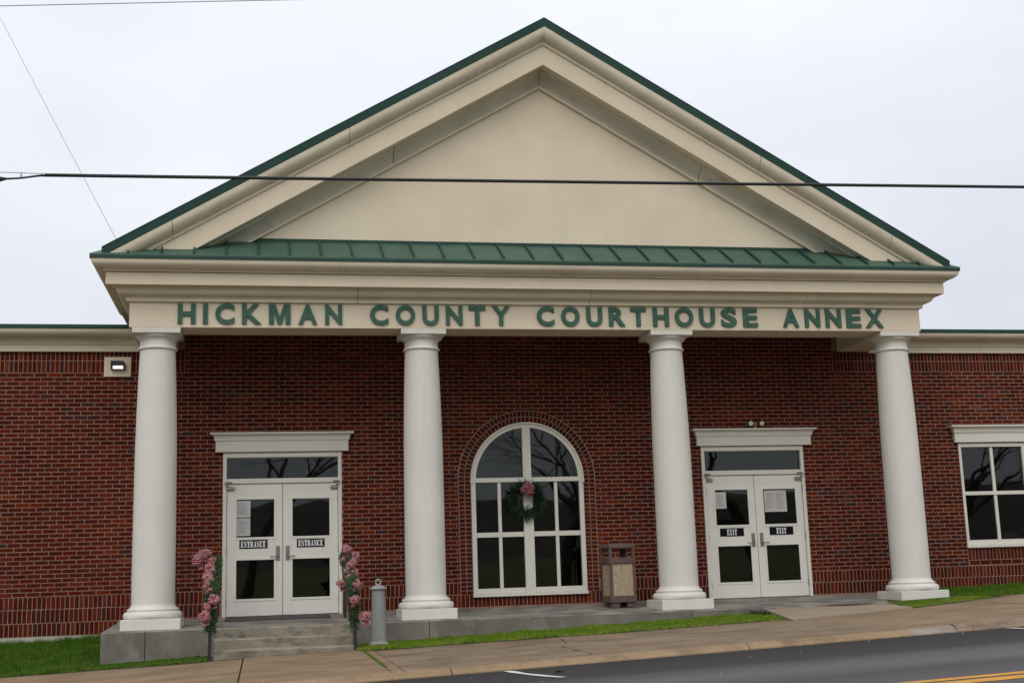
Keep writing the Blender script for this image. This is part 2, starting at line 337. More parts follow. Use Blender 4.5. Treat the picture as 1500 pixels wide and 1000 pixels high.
g.build('ground', M['farlawn'], kind='structure')
MB().add([(-60, -16.4, RD(-60)), (60, -16.4, RD(60)), (60, RE, RD(60)), (-60, RE, RD(-60))], [(0, 1, 2, 3)]).build('road', M['asphalt'], kind='structure')
ml = MB()
for ya, yb in ((-11.79, -11.64), (-12.09, -11.88)):
    ml.add([(x, y, RD(x) + .004) for y in (ya, yb) for x in (-60, 60)], [(0, 1, 3, 2)])
ml.build('yellow_centre_line', M['yellow'], kind='structure')
tk = MB()
for x0, pts in ((0, [(.215, -7.16), (.24, -7.40), (.29, -7.70), (.37, -8.02), (.44, -8.28), (.53, -8.52)]), (6.1, [(.30, -7.13), (.36, -7.5), (.42, -7.8), (.5, -8.2)])):
    vv = []
    for i, (x, y) in enumerate(pts):
        w = .05 + .012 * math.sin(i * 2.3)
        vv += [(x0 + x - w, y, RD(x0 + x) + .004), (x0 + x + w, y, RD(x0 + x) + .004)]
    tk.add(vv, [(2 * i, 2 * i + 1, 2 * i + 3, 2 * i + 2) for i in range(len(pts) - 1)])
tk.build('parking_mark', M['white_line'], kind='structure')
fk = MB(); fk.box(-60, 60, -16.7, -16.4, 0, .1)
fk.v = [(x, y, z + RD(x) + (0 if z > .05 else -.1)) for x, y, z in fk.v]; fk.build('far_curb', M['curb'], kind='structure')

hl = MB(); hx = [-400 + 4 * i for i in range(201)]; rh = random.Random(5)  # unseen hill added behind the camera to block low sky in the glass
hv = []
for x in hx: hv += [(x, -30, RD(cl(x)) - .14), (x, -95, 1.9 + .4 * math.sin(x * .05)), (x, -130, 9.6 + rh.uniform(-.8, .8) + .4 * math.sin(x * .021) + .4 * math.sin(x * .063 + 1)), (x, -230, 15.0 + rh.uniform(-1.2, 1.5) + .5 * math.sin(x * .017 + 2))]
for k in range(3): hl.add(hv, [(4 * i + k, 4 * i + k + 1, 4 * i + k + 5, 4 * i + k + 4) for i in range(200)], 0 if k else 1, False)
hl.build('sky_block_hill', [M['wood'], M['farlawn']], kind='structure')
# sidewalk: separate slabs
sw = bpy.data.objects.new('sidewalk', None); COL.objects.link(sw); sw['kind'] = 'structure'
joint_x = [-30, -12, -9, -5.9, -2.73, -1.08, -.93, 1.35, 5.2, 8.3, 11.4, 14.5, 30]
for a, b in zip(joint_x, joint_x[1:]):
    gap = .008; gr_ = .014 if abs(b - 5.2) < .01 or abs(b + 2.73) < .01 else gap
    def wob(x, y, seed):
        if abs(x - 1.35) < .01:   # the cracked joint wanders
            t = (y + 3.8) / -3.1
            return x + .15 - .30 * t + .07 * math.sin(t * 9) + .03 * math.sin(t * 23)
        if abs(x + 1.08) < .01 or abs(x + .93) < .01: return x - .045 * (y + 5) * -.8 * -.5
        return x
    m_ = MB(); n_ = 14; top = []
    ya = edge(a); yb = edge(b)
    left = [(wob(a, ya + (CB0 - ya) * i / n_, 0) + gap, ya + (CB0 - ya) * i / n_) for i in range(n_ + 1)]
    rgt = [(wob(b, yb + (CB0 - yb) * i / n_, 0) - gr_, yb + (CB0 - yb) * i / n_) for i in range(n_ + 1)]
    nb = 28 if b - a < 5 else 4
    back = []
    for k in range(nb + 1):
        x = left[0][0] + (rgt[0][0] - left[0][0]) * k / nb; back.append((x, edge(x) + .02 * math.sin(x * 7) + .012 * math.sin(x * 23)))
    # grid rows from back to curb
    vv = []; dzs = rnd.uniform(-.004, .004); W_ = nb + 1
    for i in range(n_ + 1):
        t = i / n_
        for k in range(W_):
            xa, xb = left[i][0], rgt[i][0]; x = xa + (xb - xa) * k / nb
            y = back[k][1] + (CB0 + .016 - back[k][1]) * t
            vv.append((x, y, S(x, y) + dzs))
    nv = len(vv); vv2 = vv + [(x, y, z - .1) for x, y, z in vv]
    ff = [(i * W_ + k, (i + 1) * W_ + k, (i + 1) * W_ + k + 1, i * W_ + k + 1) for i in range(n_) for k in range(nb)]
    rim = [k for k in range(W_)] + [i * W_ + nb for i in range(1, n_ + 1)] + [n_ * W_ + k for k in range(nb - 1, -1, -1)] + [i * W_ for i in range(n_ - 1, 0, -1)]
    ff += [(rim[i], rim[(i + 1) % len(rim)], rim[(i + 1) % len(rim)] + nv, rim[i] + nv) for i in range(len(rim))]
    m_.add(vv2, ff); m_.build('slab', M['walkold'] if -1.0 < a < 5.1 else M['walk'], sw)
MB().add([(x, y, S(x, y) - .03) for x, y in ((-30, -2.2), (30, -1.9), (30, CB0), (-30, CB0))], [(0, 3, 2, 1)]).build('sidewalk_bed', M['soil'], sw, kind='stuff')
# curb in segments
cbr = bpy.data.objects.new('curb', None); COL.objects.link(cbr); cbr['kind'] = 'structure'
cj = [-30, -12, -9, -6, -3, -.4, 3.1, 5.15, 5.75, 8.3, 11.4, 30]
for a, b in zip(cj, cj[1:]):
    m_ = MB(); n_ = max(2, int((b - a) / .12)) if b < 12 and a > -7 else 2
    rough = a > 4.9; vv = []
    for i in range(n_ + 1):
        x = a + .006 + (b - a - .012) * i / n_
        j1 = rnd.uniform(-.02, .02) if rough else rnd.uniform(-.006, .006); j2 = rnd.uniform(-.012, .006) if rough else rnd.uniform(-.003, .003)
        up_ = .02 if a >= 5.7 else .004
        prof = [(CB0, S(x, CB0) - .1), (CB0, S(x, CB0) + up_), (CB0 - .05, S(x, CB0) + up_ + j2), (CB1 + j1 + .02, S(x, CB1) + up_ - .012 + j2), (CB1 + j1, S(x, CB1) - .022), (RE + j1 * .8, RD(x) + .012), (RE + j1 - .01, RD(x) - .1)]
        vv += [(x, y, z) for y, z in prof]
    k = 7
    ff = [(i * k + q, i * k + q + 1, (i + 1) * k + q + 1, (i + 1) * k + q) for i in range(n_) for q in range(k - 1)] + [tuple(range(k)), tuple(range(n_ * k + k - 1, n_ * k - 1, -1))]
    m_.add(vv, ff)
    m_.build('curb_stone', M['curbgrey'] if abs(a - 5.15) < .01 else M['curbrough'] if a > 5.6 and a < 11 else M['curb'], cbr)

# lawn base
def lawn_z0(x):
    return -.32 + .037 * (x + 6.49) if x < 1 else 0.0 + .02 * (x - 9.2)
def lawn_z(x, y):
    if y <= -2.3: return S(x, y) + .012
    zb = S(x, -2.3) + .012; return zb + (max(lawn_z0(x), zb) - zb) * min(1, (y + 2.3) / 2.2)
lw = MB(); X0 = [-30, -15] + [-10 + .1 * i for i in range(264)] + [20, 30]; rows = 9
vv = []
for x in X0:
    e_ = edge(x) - .06
    for j in range(rows):
        y = e_ + (0.02 - e_) * j / (rows - 1); vv.append((x, y, lawn_z(x, y) - (.016 if j == 0 else 0)))
lw.add(vv, [(i * rows + j, (i + 1) * rows + j, (i + 1) * rows + j + 1, i * rows + j + 1) for i in range(len(X0) - 1) for j in range(rows - 1)], smooth=True)
lw.build('lawn_soil', M['soil'], kind='structure')

# ------------------------------------------------------------------ porch, steps, walkway
def PZ(y): return -.003 + .04 * y if y > -2.3 else -.003 - .092
porch = bpy.data.objects.new('porch', None); COL.objects.link(porch); porch['kind'] = 'structure'
px = [-4.72, -4.11, -.047, 4.035, 8.78]
for a, b in zip(px, px[1:]):
    m_ = MB(); y0, y1 = -2.3, 0.03; c = .012
    pr = [(y1, PZ(0)), (y0 + c, PZ(y0)), (y0, PZ(y0) - c), (y0, -1.0), (y1, -1.0)]
    a += .005; b -= .005
    m_.add([(x, y, z) for x in (a, b) for y, z in pr], [(0, 1, 6, 5), (1, 2, 7, 6), (2, 3, 8, 7), (0, 4, 3, 2, 1), (5, 6, 7, 8, 9)])
    o = m_.build('porch_slab', [M['concrete'], M['porchface']], porch)
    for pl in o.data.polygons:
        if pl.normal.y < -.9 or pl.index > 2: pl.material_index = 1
st = thing('concrete_steps', 'three weathered concrete steps up to the entrance doors between the two garlanded rails', 'steps', (-2.17, -2.7, -.48))
def step_part(y0, zt, zb):
    m_ = MB(); nx_ = 26; vv = []; pr0 = [(-2.28, zt), (y0 + .02, zt), (y0, zt - .02), (y0 + .004, zb)]
    for i in range(nx_ + 1):
        x = -3.14 + 1.94 * i / nx_; j = rnd.uniform(-.006, .006); k = rnd.uniform(-.006, .004)
        vv += [(x, pr0[0][0], pr0[0][1]), (x, pr0[1][0] + j, pr0[1][1]), (x, pr0[2][0] + j, pr0[2][1] + k), (x, pr0[3][0], pr0[3][1])]
    n = nx_; m_.add(vv, [(4 * i + q, 4 * i + q + 1, 4 * i + q + 5, 4 * i + q + 4) for i in range(n) for q in range(3)] + [(0, 3, 2, 1), (4 * n, 4 * n + 1, 4 * n + 2, 4 * n + 3)])
    return m_.build('step', M['stepc'], st)
step_part(-2.33, -.091, -.24); step_part(-2.66, -.232, -.38); step_part(-3.01, -.37, -.55)
wk = MB()
pts = [(5.214, -2.302, -.115), (7.28, -2.302, -.098), (7.19, -3.05, -.12), (7.0, -3.66, S(7, -3.66) + .012), (4.834, -4.3, S(4.834, -4.3) + .022)]
wk.add(pts + [(x, y, z - .12) for x, y, z in pts], [(4, 3, 2, 1, 0)] + [(i, (i + 1) % 5, (i + 1) % 5 + 5, i + 5) for i in range(5)])
wk.build('walkway', M['walkgrey'], kind='structure')
dm = MB(); dpts = [(6.02, -2.31), (6.3, -2.48), (6.62, -2.55), (6.95, -2.42), (7.1, -2.31)]
dm.add([(x, y, -.115 + .0082 * (x - 5.2) + .052 * (y + 2.3) + .016) for x, y in dpts] + [(6.55, -2.40, -.086)], [(i + 1, i, 5) for i in range(4)] + [(0, 4, 5)])
dm.build('mulch_patch', M['dirt'], kind='stuff')
dm2 = MB()
for i in range(160):
    x = 4.95 + rnd.random() * .4; y = -2.33 - rnd.random() * .5; z = S(x, y) + .02 + rnd.random() * .05 * (1 - (y + 2.3) * -1.5)
    a = rnd.random() * 6.3; r_ = .02 + rnd.random() * .02
    dm2.add([(x + r_ * math.cos(a + t), y + r_ * math.sin(a + t), z + rnd.uniform(-.01, .02)) for t in (0, 2.1, 4.2)], [(0, 1, 2)])
dm2.build('leaf_litter', M['dirt'], kind='stuff')
dmt = MB(); dmt.box(-3.05, -1.42, -.95, -.06, 0, .012); dmt.v = [(x, y, z + PZ(y) + .001) for x, y, z in dmt.v]
tag(dmt.build('doormat', M['mat']), 'dark grey doormat lying in front of the entrance doors', 'doormat')

# ------------------------------------------------------------------ the building
B = thing('courthouse', 'red brick county office building with white columned portico, cream pediment and green metal roof', 'building', (2.014, 0, 0))
CXP = 2.0144; FXL, FXR, FY = -4.4615, 8.4903, -1.98
DOORS = [(-3.125, -1.183), (5.143, 7.075)]; DZT = 2.663
WX0, WX1, WZ0, WSP, WCX, WR = 1.0, 2.97, .18, 2.13, 1.985, .985
SX0, SX1, SZ0, SZ1 = 10.14, 12.84, .75, 2.66
XL, XR = -9.0, 17.5; ZB, ZT, ZW = -.19, 4.95, 4.67
R1, R2 = WR + .108, WR + .213
wall = MB()
YM = .004
def wq(x0, x1, z0, z1): wall.add([(x0, YM, z0), (x1, YM, z0), (x1, YM, z1), (x0, YM, z1)], [(0, 1, 2, 3)])
wq(XL, -4.2, ZB, ZW); wq(-4.2, DOORS[0][0], ZB, ZT); wq(DOORS[0][0], DOORS[0][1], DZT, ZT); wq(DOORS[0][1], WX0, ZB, ZT)
wq(WX0, WX1, ZB, WZ0); wq(WX0, WX1, WSP + WR, ZT)
na = 24; arc = [(WCX + WR * math.cos(math.pi * i / na), WSP + WR * math.sin(math.pi * i / na)) for i in range(na + 1)]
for (xa, za), (xb, zb) in zip(arc, arc[1:]):
    wall.add([(xa, YM, za), (xb, YM, zb), (xb, YM, WSP + WR), (xa, YM, WSP + WR)], [(3, 2, 1, 0)])
wq(WX1, DOORS[1][0], ZB, ZT); wq(DOORS[1][0], DOORS[1][1], DZT, ZT); wq(DOORS[1][1], 8.2, ZB, ZT); wq(8.2, SX0, ZB, ZW)
wq(SX0, SX1, ZB, SZ0); wq(SX0, SX1, SZ1, ZW); wq(SX1, XR, ZB, ZW)
# end returns, back
for x in (XL, XR): wall.add([(x, YM, ZB), (x, 12, ZB), (x, 12, ZW), (x, YM, ZW)], [(0, 1, 2, 3)])
wall.add([(XL, 12, ZB), (XR, 12, ZB), (XR, 12, ZW), (XL, 12, ZW)], [(0, 1, 2, 3)])
# door and window reveals
def rev(x0, x1, z0, z1, d=.2, top=True):
    for a, b in (((x0, z0), (x0, z1)), ((x1, z0), (x1, z1))) + ((((x0, z1), (x1, z1)),) if top else ()):
        wall.add([(a[0], YM, a[1]), (b[0], YM, b[1]), (b[0], d, b[1]), (a[0], d, a[1])], [(0, 1, 2, 3)])
for a, b in DOORS: rev(a, b, 0, DZT)
rev(WX0, WX1, WZ0, WSP, top=False); rev(SX0, SX1, SZ0, SZ1)
for (xa, za), (xb, zb) in zip(arc, arc[1:]): wall.add([(xa, YM, za), (xb, YM, zb), (xb, .2, zb), (xa, .2, za)], [(0, 1, 2, 3)])
WALL = wall.build('wall', M['mortar'], B)
fd = MB(); fd.box(XL, -4.73, -.03, .2, -1.0, -.187); fd.box(8.8, XR, -.02, .2, -1.0, -.187); fd.build('foundation', M['found'], B)

# ---- bricks
bricks = []     # (polygon pts in x,z ; tone ; individually? key)
def tone():
    u = rnd.random()
    return rnd.uniform(0, .6) if u < .74 else rnd.uniform(.6, .78) if u < .90 else rnd.uniform(.8, .95) if u < .965 else rnd.uniform(.96, 1)
BL, CH, J = .2115, .0702, .0135
def arc_top(x, r):
    d = x - WCX
    if abs(d) >= r: return None
    return WSP + math.sqrt(r * r - d * d)
def rect_blocked(x0, x1, z0, z1):
    return False
SPANS_EXCL = [(DOORS[0][0], DOORS[0][1], -1, DZT), (DOORS[1][0], DOORS[1][1], -1, DZT), (WCX - R2 - .004, WCX + R2 + .004, .226, WSP), (WX0, WX1, -1 + 1.0 + .0, WZ0 + .04), (SX0, SX1, .43, SZ1 + .0)]
SPANS_EXCL[3] = (WX0, WX1, .205, .26)
def cut(x0, x1, z0, z1):
    """free x-intervals of a row piece"""
    segs = [(x0, x1)]
    for a, b, c, d in SPANS_EXCL:
        if z1 <= c + .004 or z0 >= d - .004: continue
        nsegs = []
        for s0, s1 in segs:
            if s1 <= a or s0 >= b: nsegs.append((s0, s1)); continue
            if s0 < a - .02: nsegs.append((s0, a - .006))
            if s1 > b + .02: nsegs.append((b + .006, s1))
        segs = nsegs
    return segs
def put(x0, x1, z0, z1, kind):
    for a, b in cut(x0, x1, z0, z1):
        if b - a < .018: continue
        if z1 > WSP and b > WCX - R2 - .01 and a < WCX + R2 + .01 and z0 < WSP + R2 + .01:
            n = 10; run = []; r = R2 + .008; runs = []
            for i in range(n + 1):
                x = a + (b - a) * i / n; t = arc_top(x, r); zl = z0 if t is None else max(z0, t)
                if zl < z1 - .006: run.append((x, zl))
                elif run: runs.append(run); run = []
            if run: runs.append(run)
            for q in runs:
                if len(q) < 2 or q[-1][0] - q[0][0] < .015: continue
                bricks.append((q + [(q[-1][0], z1), (q[0][0], z1)], tone(), 'cut'))
        else:
            whole = abs((b - a) - (x1 - x0)) < 1e-6
            bricks.append(([(a, z0), (b, z0), (b, z1), (a, z1)], tone(), kind if whole else 'cut'))
def row_stretch(z0, z1, k, xa=XL, xb=XR):
    x = xa - (k % 2) * (BL / 2) ; x = math.floor(x / BL) * BL + (k % 2) * BL / 2
    while x < xb:
        put(max(x, xa) + J / 2, min(x + BL, xb) - J / 2, z0 + J / 2, z1 - J / 2, 'stretcher'); x += BL
def row_soldier(z0, z1, xa, xb, off=0):
    n = max(1, round((xb - xa) / .0705)); w = (xb - xa) / n
    for i in range(n): put(xa + i * w + J / 2, xa + (i + 1) * w - J / 2, z0 + J / 2, z1 - J / 2, 'soldier')
IL, IR = FXL + .70, FXR - .70
for xa, xb in ((XL, IL), (IR, XR)):
    row_soldier(4.202, 4.40, xa, xb); row_soldier(4.003, 4.202, xa, xb)
Z1, Z0 = 4.003, .431; nr = 51; h = (Z1 - Z0) / nr
for k in range(nr): row_stretch(Z0 + k * h, Z0 + (k + 1) * h, k)
for k in range(12): row_stretch(Z1 + k * h, Z1 + (k + 1) * h, k + nr, IL, IR)
row_soldier(.231, .431, XL, SX0 - .02); row_soldier(.231, .431, SX0 - .02, XR)
row_soldier(.021, .231, XL, WX0); row_soldier(.021, .205, WX0, WX1); row_soldier(.021, .231, WX1, XR)
row_soldier(-.185, .021, XL, -4.74); row_soldier(-.185, .021, 8.8, XR)
# soldiers and a stretcher course under the side window
SPANS_EXCL[4] = (SX0, SX1, SZ0, SZ1)
row_soldier(.531, SZ0 - .01, SX0, SX1); row_stretch(.44, .531, 0, SX0, SX1)
# jamb headers, two columns on each side, and the arch rings
nj = 27; hj = (WSP - .225) / nj
for k in range(nj):
    z0, z1 = .225 + k * hj + J / 2, .225 + (k + 1) * hj - J / 2
    for a, b in ((WCX - R2, WCX - R1), (WCX - R1, WX0 - .004), (WX1 + .004, WCX + R1), (WCX + R1, WCX + R2)):
        outer = a < WCX - R1 - .01 or b > WCX + R1 + .01
        bricks.append(([(a + J / 2, z0), (b - J / 2, z0), (b - J / 2, z1), (a + J / 2, z1)], rnd.uniform(.66, .94) if outer and rnd.random() < .35 else tone(), 'cut'))
for ra, rb, dark in ((WR + .012, R1, .25), (R1, R2, .6)):
    n = round(math.pi * (ra + rb) / 2 / .0715)
    for i in range(n):
        t0, t1 = math.pi * i / n, math.pi * (i + 1) / n; e0 = J / 2 / ((ra + rb) / 2)
        p = lambda r, t: (WCX + r * math.cos(t), WSP + r * math.sin(t))
        bricks.append(([p(ra + J / 2, t1 - e0), p(ra + J / 2, t0 + e0), p(rb - J / 2, t0 + e0), p(rb - J / 2, t1 - e0)], rnd.uniform(.66, .94) if rnd.random() < dark else tone(), 'cut'))
def brick_geo(mb, pts, tn, y=0.0, ox=0, oz=0):
    n = len(pts); cx_ = sum(p[0] for p in pts) / n; cz_ = sum(p[1] for p in pts) / n
    wv = max(abs(p[0] - cx_) for p in pts); hv = max(abs(p[1] - cz_) for p in pts); c = .0028
    fx, fz = 1 - c / max(wv, .006), 1 - c / max(hv, .006)
    fr = [(cx_ + (x - cx_) * fx - ox, y, cz_ + (z - cz_) * fz - oz) for x, z in pts]
    md = [(x - ox, y + .0028, z - oz) for x, z in pts]; bk = [(x - ox, .014, z - oz) for x, z in pts]
    fs = [tuple(range(n))] + [(i, i + n, (i + 1) % n + n, (i + 1) % n) for i in range(n)] + [(i + n, i + 2 * n, (i + 1) % n + 2 * n, (i + 1) % n + n) for i in range(n)]
    mb.add(fr + md + bk, fs, 0, False, tn)
# the 300 bricks that show largest: the ones with the least depth from the camera, in frame and not behind the column
def vis_key(p):
    x = sum(q[0] for q in p) / len(p); z = sum(q[1] for q in p) / len(p)
    return (Vector((x, 0, z)) - CAM).dot(fwd)
cand = []
for i, (p, t, k) in enumerate(bricks):
    x0, x1 = p[0][0], p[1][0]; zc = (p[0][1] + p[2][1]) / 2
    if k == 'stretcher' and x1 < -4.66 and x0 > -6.47 and zc < 3.97 and (x1 < -4.72):
        cand.append((vis_key(p), i))
cand.sort(); single = set(i for _, i in cand[:300])
bw = MB()
for i, (p, t, k) in enumerate(bricks):
    if i in single: continue
    brick_geo(bw, p, t, rnd.uniform(-.002, .002))
bw.build('brickwork', M['brick'], WALL, tone=True, kind='stuff')
protos = []
for q in range(24):
    m_ = MB(); w2, h2 = BL / 2 - J / 2, h / 2 - J / 2; brick_geo(m_, [(-w2, -h2), (w2, -h2), (w2, h2), (-w2, h2)], tone())
    protos.append(m_.mesh('brick', [M['brick']], True))
for i in sorted(single):
    p = bricks[i][0]
    link('brick', rnd.choice(protos), WALL, loc=((p[0][0] + p[1][0]) / 2, rnd.uniform(-.002, .002), (p[0][1] + p[2][1]) / 2))

# ---- columns
shaft_prof = [(.312, .27)] + [(r, z) for r, z in ((.313, .7), (.312, 1.2), (.309, 1.9), (.305, 2.6), (.295, 3.1), (.283, 3.55), (.272, 3.85), (.264, 4.05))] + [(.264, 4.075)]
base_prof = [(.36, .062), (.405, .066), (.422, .085), (.427, .11), (.422, .138), (.405, .16), (.375, .172), (.365, .174), (.365, .182), (.372, .188), (.375, .198), (.370, .209), (.352, .215), (.340, .222), (.326, .238), (.317, .255), (.3125, .272)]
neck_prof = [(.266, 4.07), (.288, 4.076), (.294, 4.087), (.288, 4.100), (.276, 4.104), (.276, 4.114), (.270, 4.12), (.267, 4.135), (.267, 4.205), (.272, 4.218), (.282, 4.224), (.282, 4.236), (.290, 4.240), (.312, 4.252), (.328, 4.270), (.334, 4.288), (.334, 4.296)]
CY = -1.63
colx = [-4.0633, -.004, 4.068, 8.108]
col_parts = None
for i, cx_ in enumerate(colx):
    c = bpy.data.objects.new('column', None); COL.objects.link(c); c.location = (cx_, CY, -.085); place(c, B)
    if i == 0:
        MBp = MB(); MBp.box(cx_ - .4225, cx_ + .4225, CY - .4225, CY + .4225, -.12, .066, bev=.006)
        ps = [MBp.build('plinth', M['column'], c), MB().lathe(base_prof, cx_, CY, 56).build('base_moulding', M['column'], c), MB().lathe(shaft_prof, cx_, CY, 56).build('shaft', M['column'], c), MB().lathe(neck_prof, cx_, CY, 56).build('capital', M['column'], c)]
        mb = MB(); mb.box(cx_ - .355, cx_ + .355, CY - .352, CY + .355, 4.295, 4.376, bev=.005); ps.append(mb.build('abacus', M['column'], c))
        col_parts = ps
    else:
        for p_ in col_parts: copy_part(p_, p_.name.split('.')[0], c)

# ---- entablature: profiles swept round three sides
def arcprof(t0, z0, t1, z1, n=9, convex=True):
    """quarter ellipse from (t0,z0 top, outer) to (t1,z1 bottom, inner)"""
    out = []
    for i in range(n + 1):
        a = math.pi / 2 * i / n
        if convex: out.append((t1 + (t0 - t1) * math.cos(a), z0 + (z1 - z0) * math.sin(a)))
        else: out.append((t0 + (t1 - t0) * math.sin(a), z1 + (z0 - z1) * math.cos(a)))
    return out
def cyma(t0, z0, t1, z1, n=10):
    """convex above, a short concave tail below"""
    tm, zm = t1 + (t0 - t1) * .34, z1 + (z0 - z1) * .30
    return arcprof(t0, z0, tm, zm, n) + [(t1 + (tm - t1) * (1 - math.sin(math.pi / 2 * i / 4)) , zm + (z1 - zm) * (1 - math.cos(math.pi / 2 * i / 4))) for i in range(1, 5)]
YB = 1.2
def sweep(prof, name, m, parent, x0=None, x1=None, sides=True, smooth=True):
    """front run between x0 and x1 (None = mitred corner that turns down the side)"""
    mb = MB(); n = len(prof)
    runs = []
    if x0 is None and sides: runs.append([(FXL - t, YB, z) for t, z in prof])
    runs.append([((FXL - t) if x0 is None else x0, FY - t, z) for t, z in prof])
    runs.append([((FXR + t) if x1 is None else x1, FY - t, z) for t, z in prof])
    if x1 is None and sides: runs.append([(FXR + t, YB, z) for t, z in prof])
    vs = [p for r in runs for p in r]
    segs_sm = []
    for i in range(n - 1): segs_sm.append(smooth and math.hypot(prof[i + 1][0] - prof[i][0], prof[i + 1][1] - prof[i][1]) < .03)
    for i in range(n - 1):
        # separate verts per flat strip so flat faces stay crisp
        pass
    for r in range(len(runs) - 1):
        vv = runs[r] + runs[r + 1]
        mb.add(vv, [(i, i + 1, n + i + 1, n + i) for i in range(n - 1)], 0, False)
    if x0 is not None: mb.add(runs[0], [tuple(range(n))])
    if x1 is not None: mb.add(runs[-1], [tuple(range(n))[::-1]])
    return mb.build(name, m, parent)
ent = bpy.data.objects.new('entablature', None); COL.objects.link(ent); ent.location = (CXP, FY, 4.378); place(ent, B)
g2 = .0035
sweep([(0.0, 4.765), (0.0, 4.378), (-.595, 4.378), (-.595, 4.765)], 'frieze', M['trim'], ent)
bedp = [(.0, 4.972), (.216, 4.968), (.216, 4.938), (.190, 4.936)] + cyma(.186, 4.930, .052, 4.806) + [(.050, 4.800), (.050, 4.768), (.0, 4.764)]
bj = [None, -1.038, 2.694, 6.387, None]
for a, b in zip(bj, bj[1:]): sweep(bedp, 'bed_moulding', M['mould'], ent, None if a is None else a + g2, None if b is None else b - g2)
sweep([(.0, 5.150), (.318, 5.150), (.318, 4.966), (.0, 4.966)], 'corona', M['trim'], ent)
crp = [(.0, 5.308), (.516, 5.309), (.514, 5.285)] + arcprof(.511, 5.285, .362, 5.190, 12) + [(.352, 5.188), (.352, 5.160), (.0, 5.156)]
cj2 = [None, -1.327, 4.694, None]
for a, b in zip(cj2, cj2[1:]): sweep(crp, 'crown_moulding', M['mould'], ent, None if a is None else a + .0018, None if b is None else b - .0018)
# core behind joints
kb = MB(); kb.box(FXL + .02, FXR - .02, FY + .02, FY + .5, 4.40, 5.29); kb.build('core', M['dark'], ent)
sweep([(.40, 5.312), (.530, 5.312), (.530, 5.372), (.40, 5.376)], 'drip_edge', M['greendark'], ent)
# porch ceiling and lintel over brick
cel = MB(); cel.box(FXL + .55, FXR - .55, FY + .59, .0, 4.86, 4.9); cel.build('ceiling', M['trim'], ent)

# ---- pent roof: standing-seam panels
pent = bpy.data.objects.new('pent_roof', None); COL.objects.link(pent); pent.location = (CXP, -2.5, 5.37); place(pent, B)
PS = .615; PE = FY - .532; PBK = -1.855
def pz(y): return 5.376 + PS * (y - PE)
EXL, EXR = FXL - .532, FXR + .532; dpt = PBK - PE
seams = [1.223 + .4725 * k for k in range(-20, 25)]
seams = [x for x in seams if EXL + .05 < x < EXR - .05]
bnd = [EXL] + seams + [EXR]
def back_y(x): return PE + min(dpt, x - EXL, EXR - x)
for a, b in zip(bnd, bnd[1:]):
    brk = sorted(set([a, b] + [q for q in (EXL + dpt, EXR - dpt) if a < q < b]))
    topv = [(x, back_y(x), pz(back_y(x))) for x in brk]; botv = [(x, PE, pz(PE)) for x in brk]
    poly = botv + topv[::-1]
    pl_ = []
    for q in poly:
        if not pl_ or (Vector(q) - Vector(pl_[-1])).length > 1e-4: pl_.append(q)
    if (Vector(pl_[0]) - Vector(pl_[-1])).length < 1e-4: pl_.pop()
    n = len(pl_); MB().add(pl_ + [(x, y, z - .02) for x, y, z in pl_], [tuple(range(n))] + [(i, (i + 1) % n, (i + 1) % n + n, i + n) for i in range(n)]).build('roof_panel', M['green'], pent)
for x in seams:
    yb = back_y(x); w = .014
    if yb - PE < .3: continue
    MB().add([(x + dx, y, pz(y) + dz) for dx in (-w, w) for y, dz in ((PE + .012, .0), (PE + .012, .042), (yb, .045), (yb, 0))], [(0, 1, 2, 3), (7, 6, 5, 4), (0, 4, 5, 1), (1, 5, 6, 2)]).build('seam', M['greendark'], pent)
for sx, ex in ((1, EXL), (-1, EXR)):
    MB().add([(ex, PE, pz(PE)), (ex + sx * dpt, PBK, pz(PBK)), (ex + sx * dpt, YB, pz(PBK)), (ex, YB, pz(PE))], [(0, 1, 2, 3)]).build('side_slope', M['green'], pent)
fl = MB(); fl.box(EXL + .7, EXR - .7, PBK - .014, PBK, pz(PBK) - .02, pz(PBK) + .045); fl.build('flashing', M['greendark'], pent)

# ---- pediment
ped = bpy.data.objects.new('pediment', None); COL.objects.link(ped); ped.location = (CXP, -1.86, 5.8); place(ped, B)
SL = .5838; AP = 9.476; HW = 6.838
MB().prism([(CXP - HW + .3, 5.4), (CXP + HW - .3, 5.4), (CXP + .0, AP - .8)], -1.86, -1.6).build('tympanum', M['trim'], ped)
import bmesh
def rake(prof, name, m, side, u0=0.0, u1=1.0, clip=True, close=True):
    """profile of (y, drop) swept along one slope; u = fraction of the run from apex to eave"""
    n = len(prof); mb = MB()
    ends = []
    for u in (u0, u1):
        x = CXP + side * HW * u; ends.append([(x, y, AP - SL * HW * u - d) for y, d in prof])
    mb.add(ends[0] + ends[1], [(i, i + 1, n + i + 1, n + i) if side > 0 else (n + i, n + i + 1, i + 1, i) for i in range(n - 1)])
    mb.add(ends[0], [tuple(range(n))]); mb.add(ends[1], [tuple(range(n))[::-1]])
    me = mb.mesh(name, [m])
    if clip:
        bm = bmesh.new(); bm.from_mesh(me)
        no = Vector((0, -PS, 1)).normalized()
        bmesh.ops.bisect_plane(bm, geom=bm.verts[:] + bm.edges[:] + bm.faces[:], plane_co=(0, PE, pz(PE) + .003), plane_no=no, clear_inner=True)
        bm.to_mesh(me); bm.free()
    return link(name, me, ped)
U = lambda x: abs(x - CXP) / HW
gp = .0038 / HW
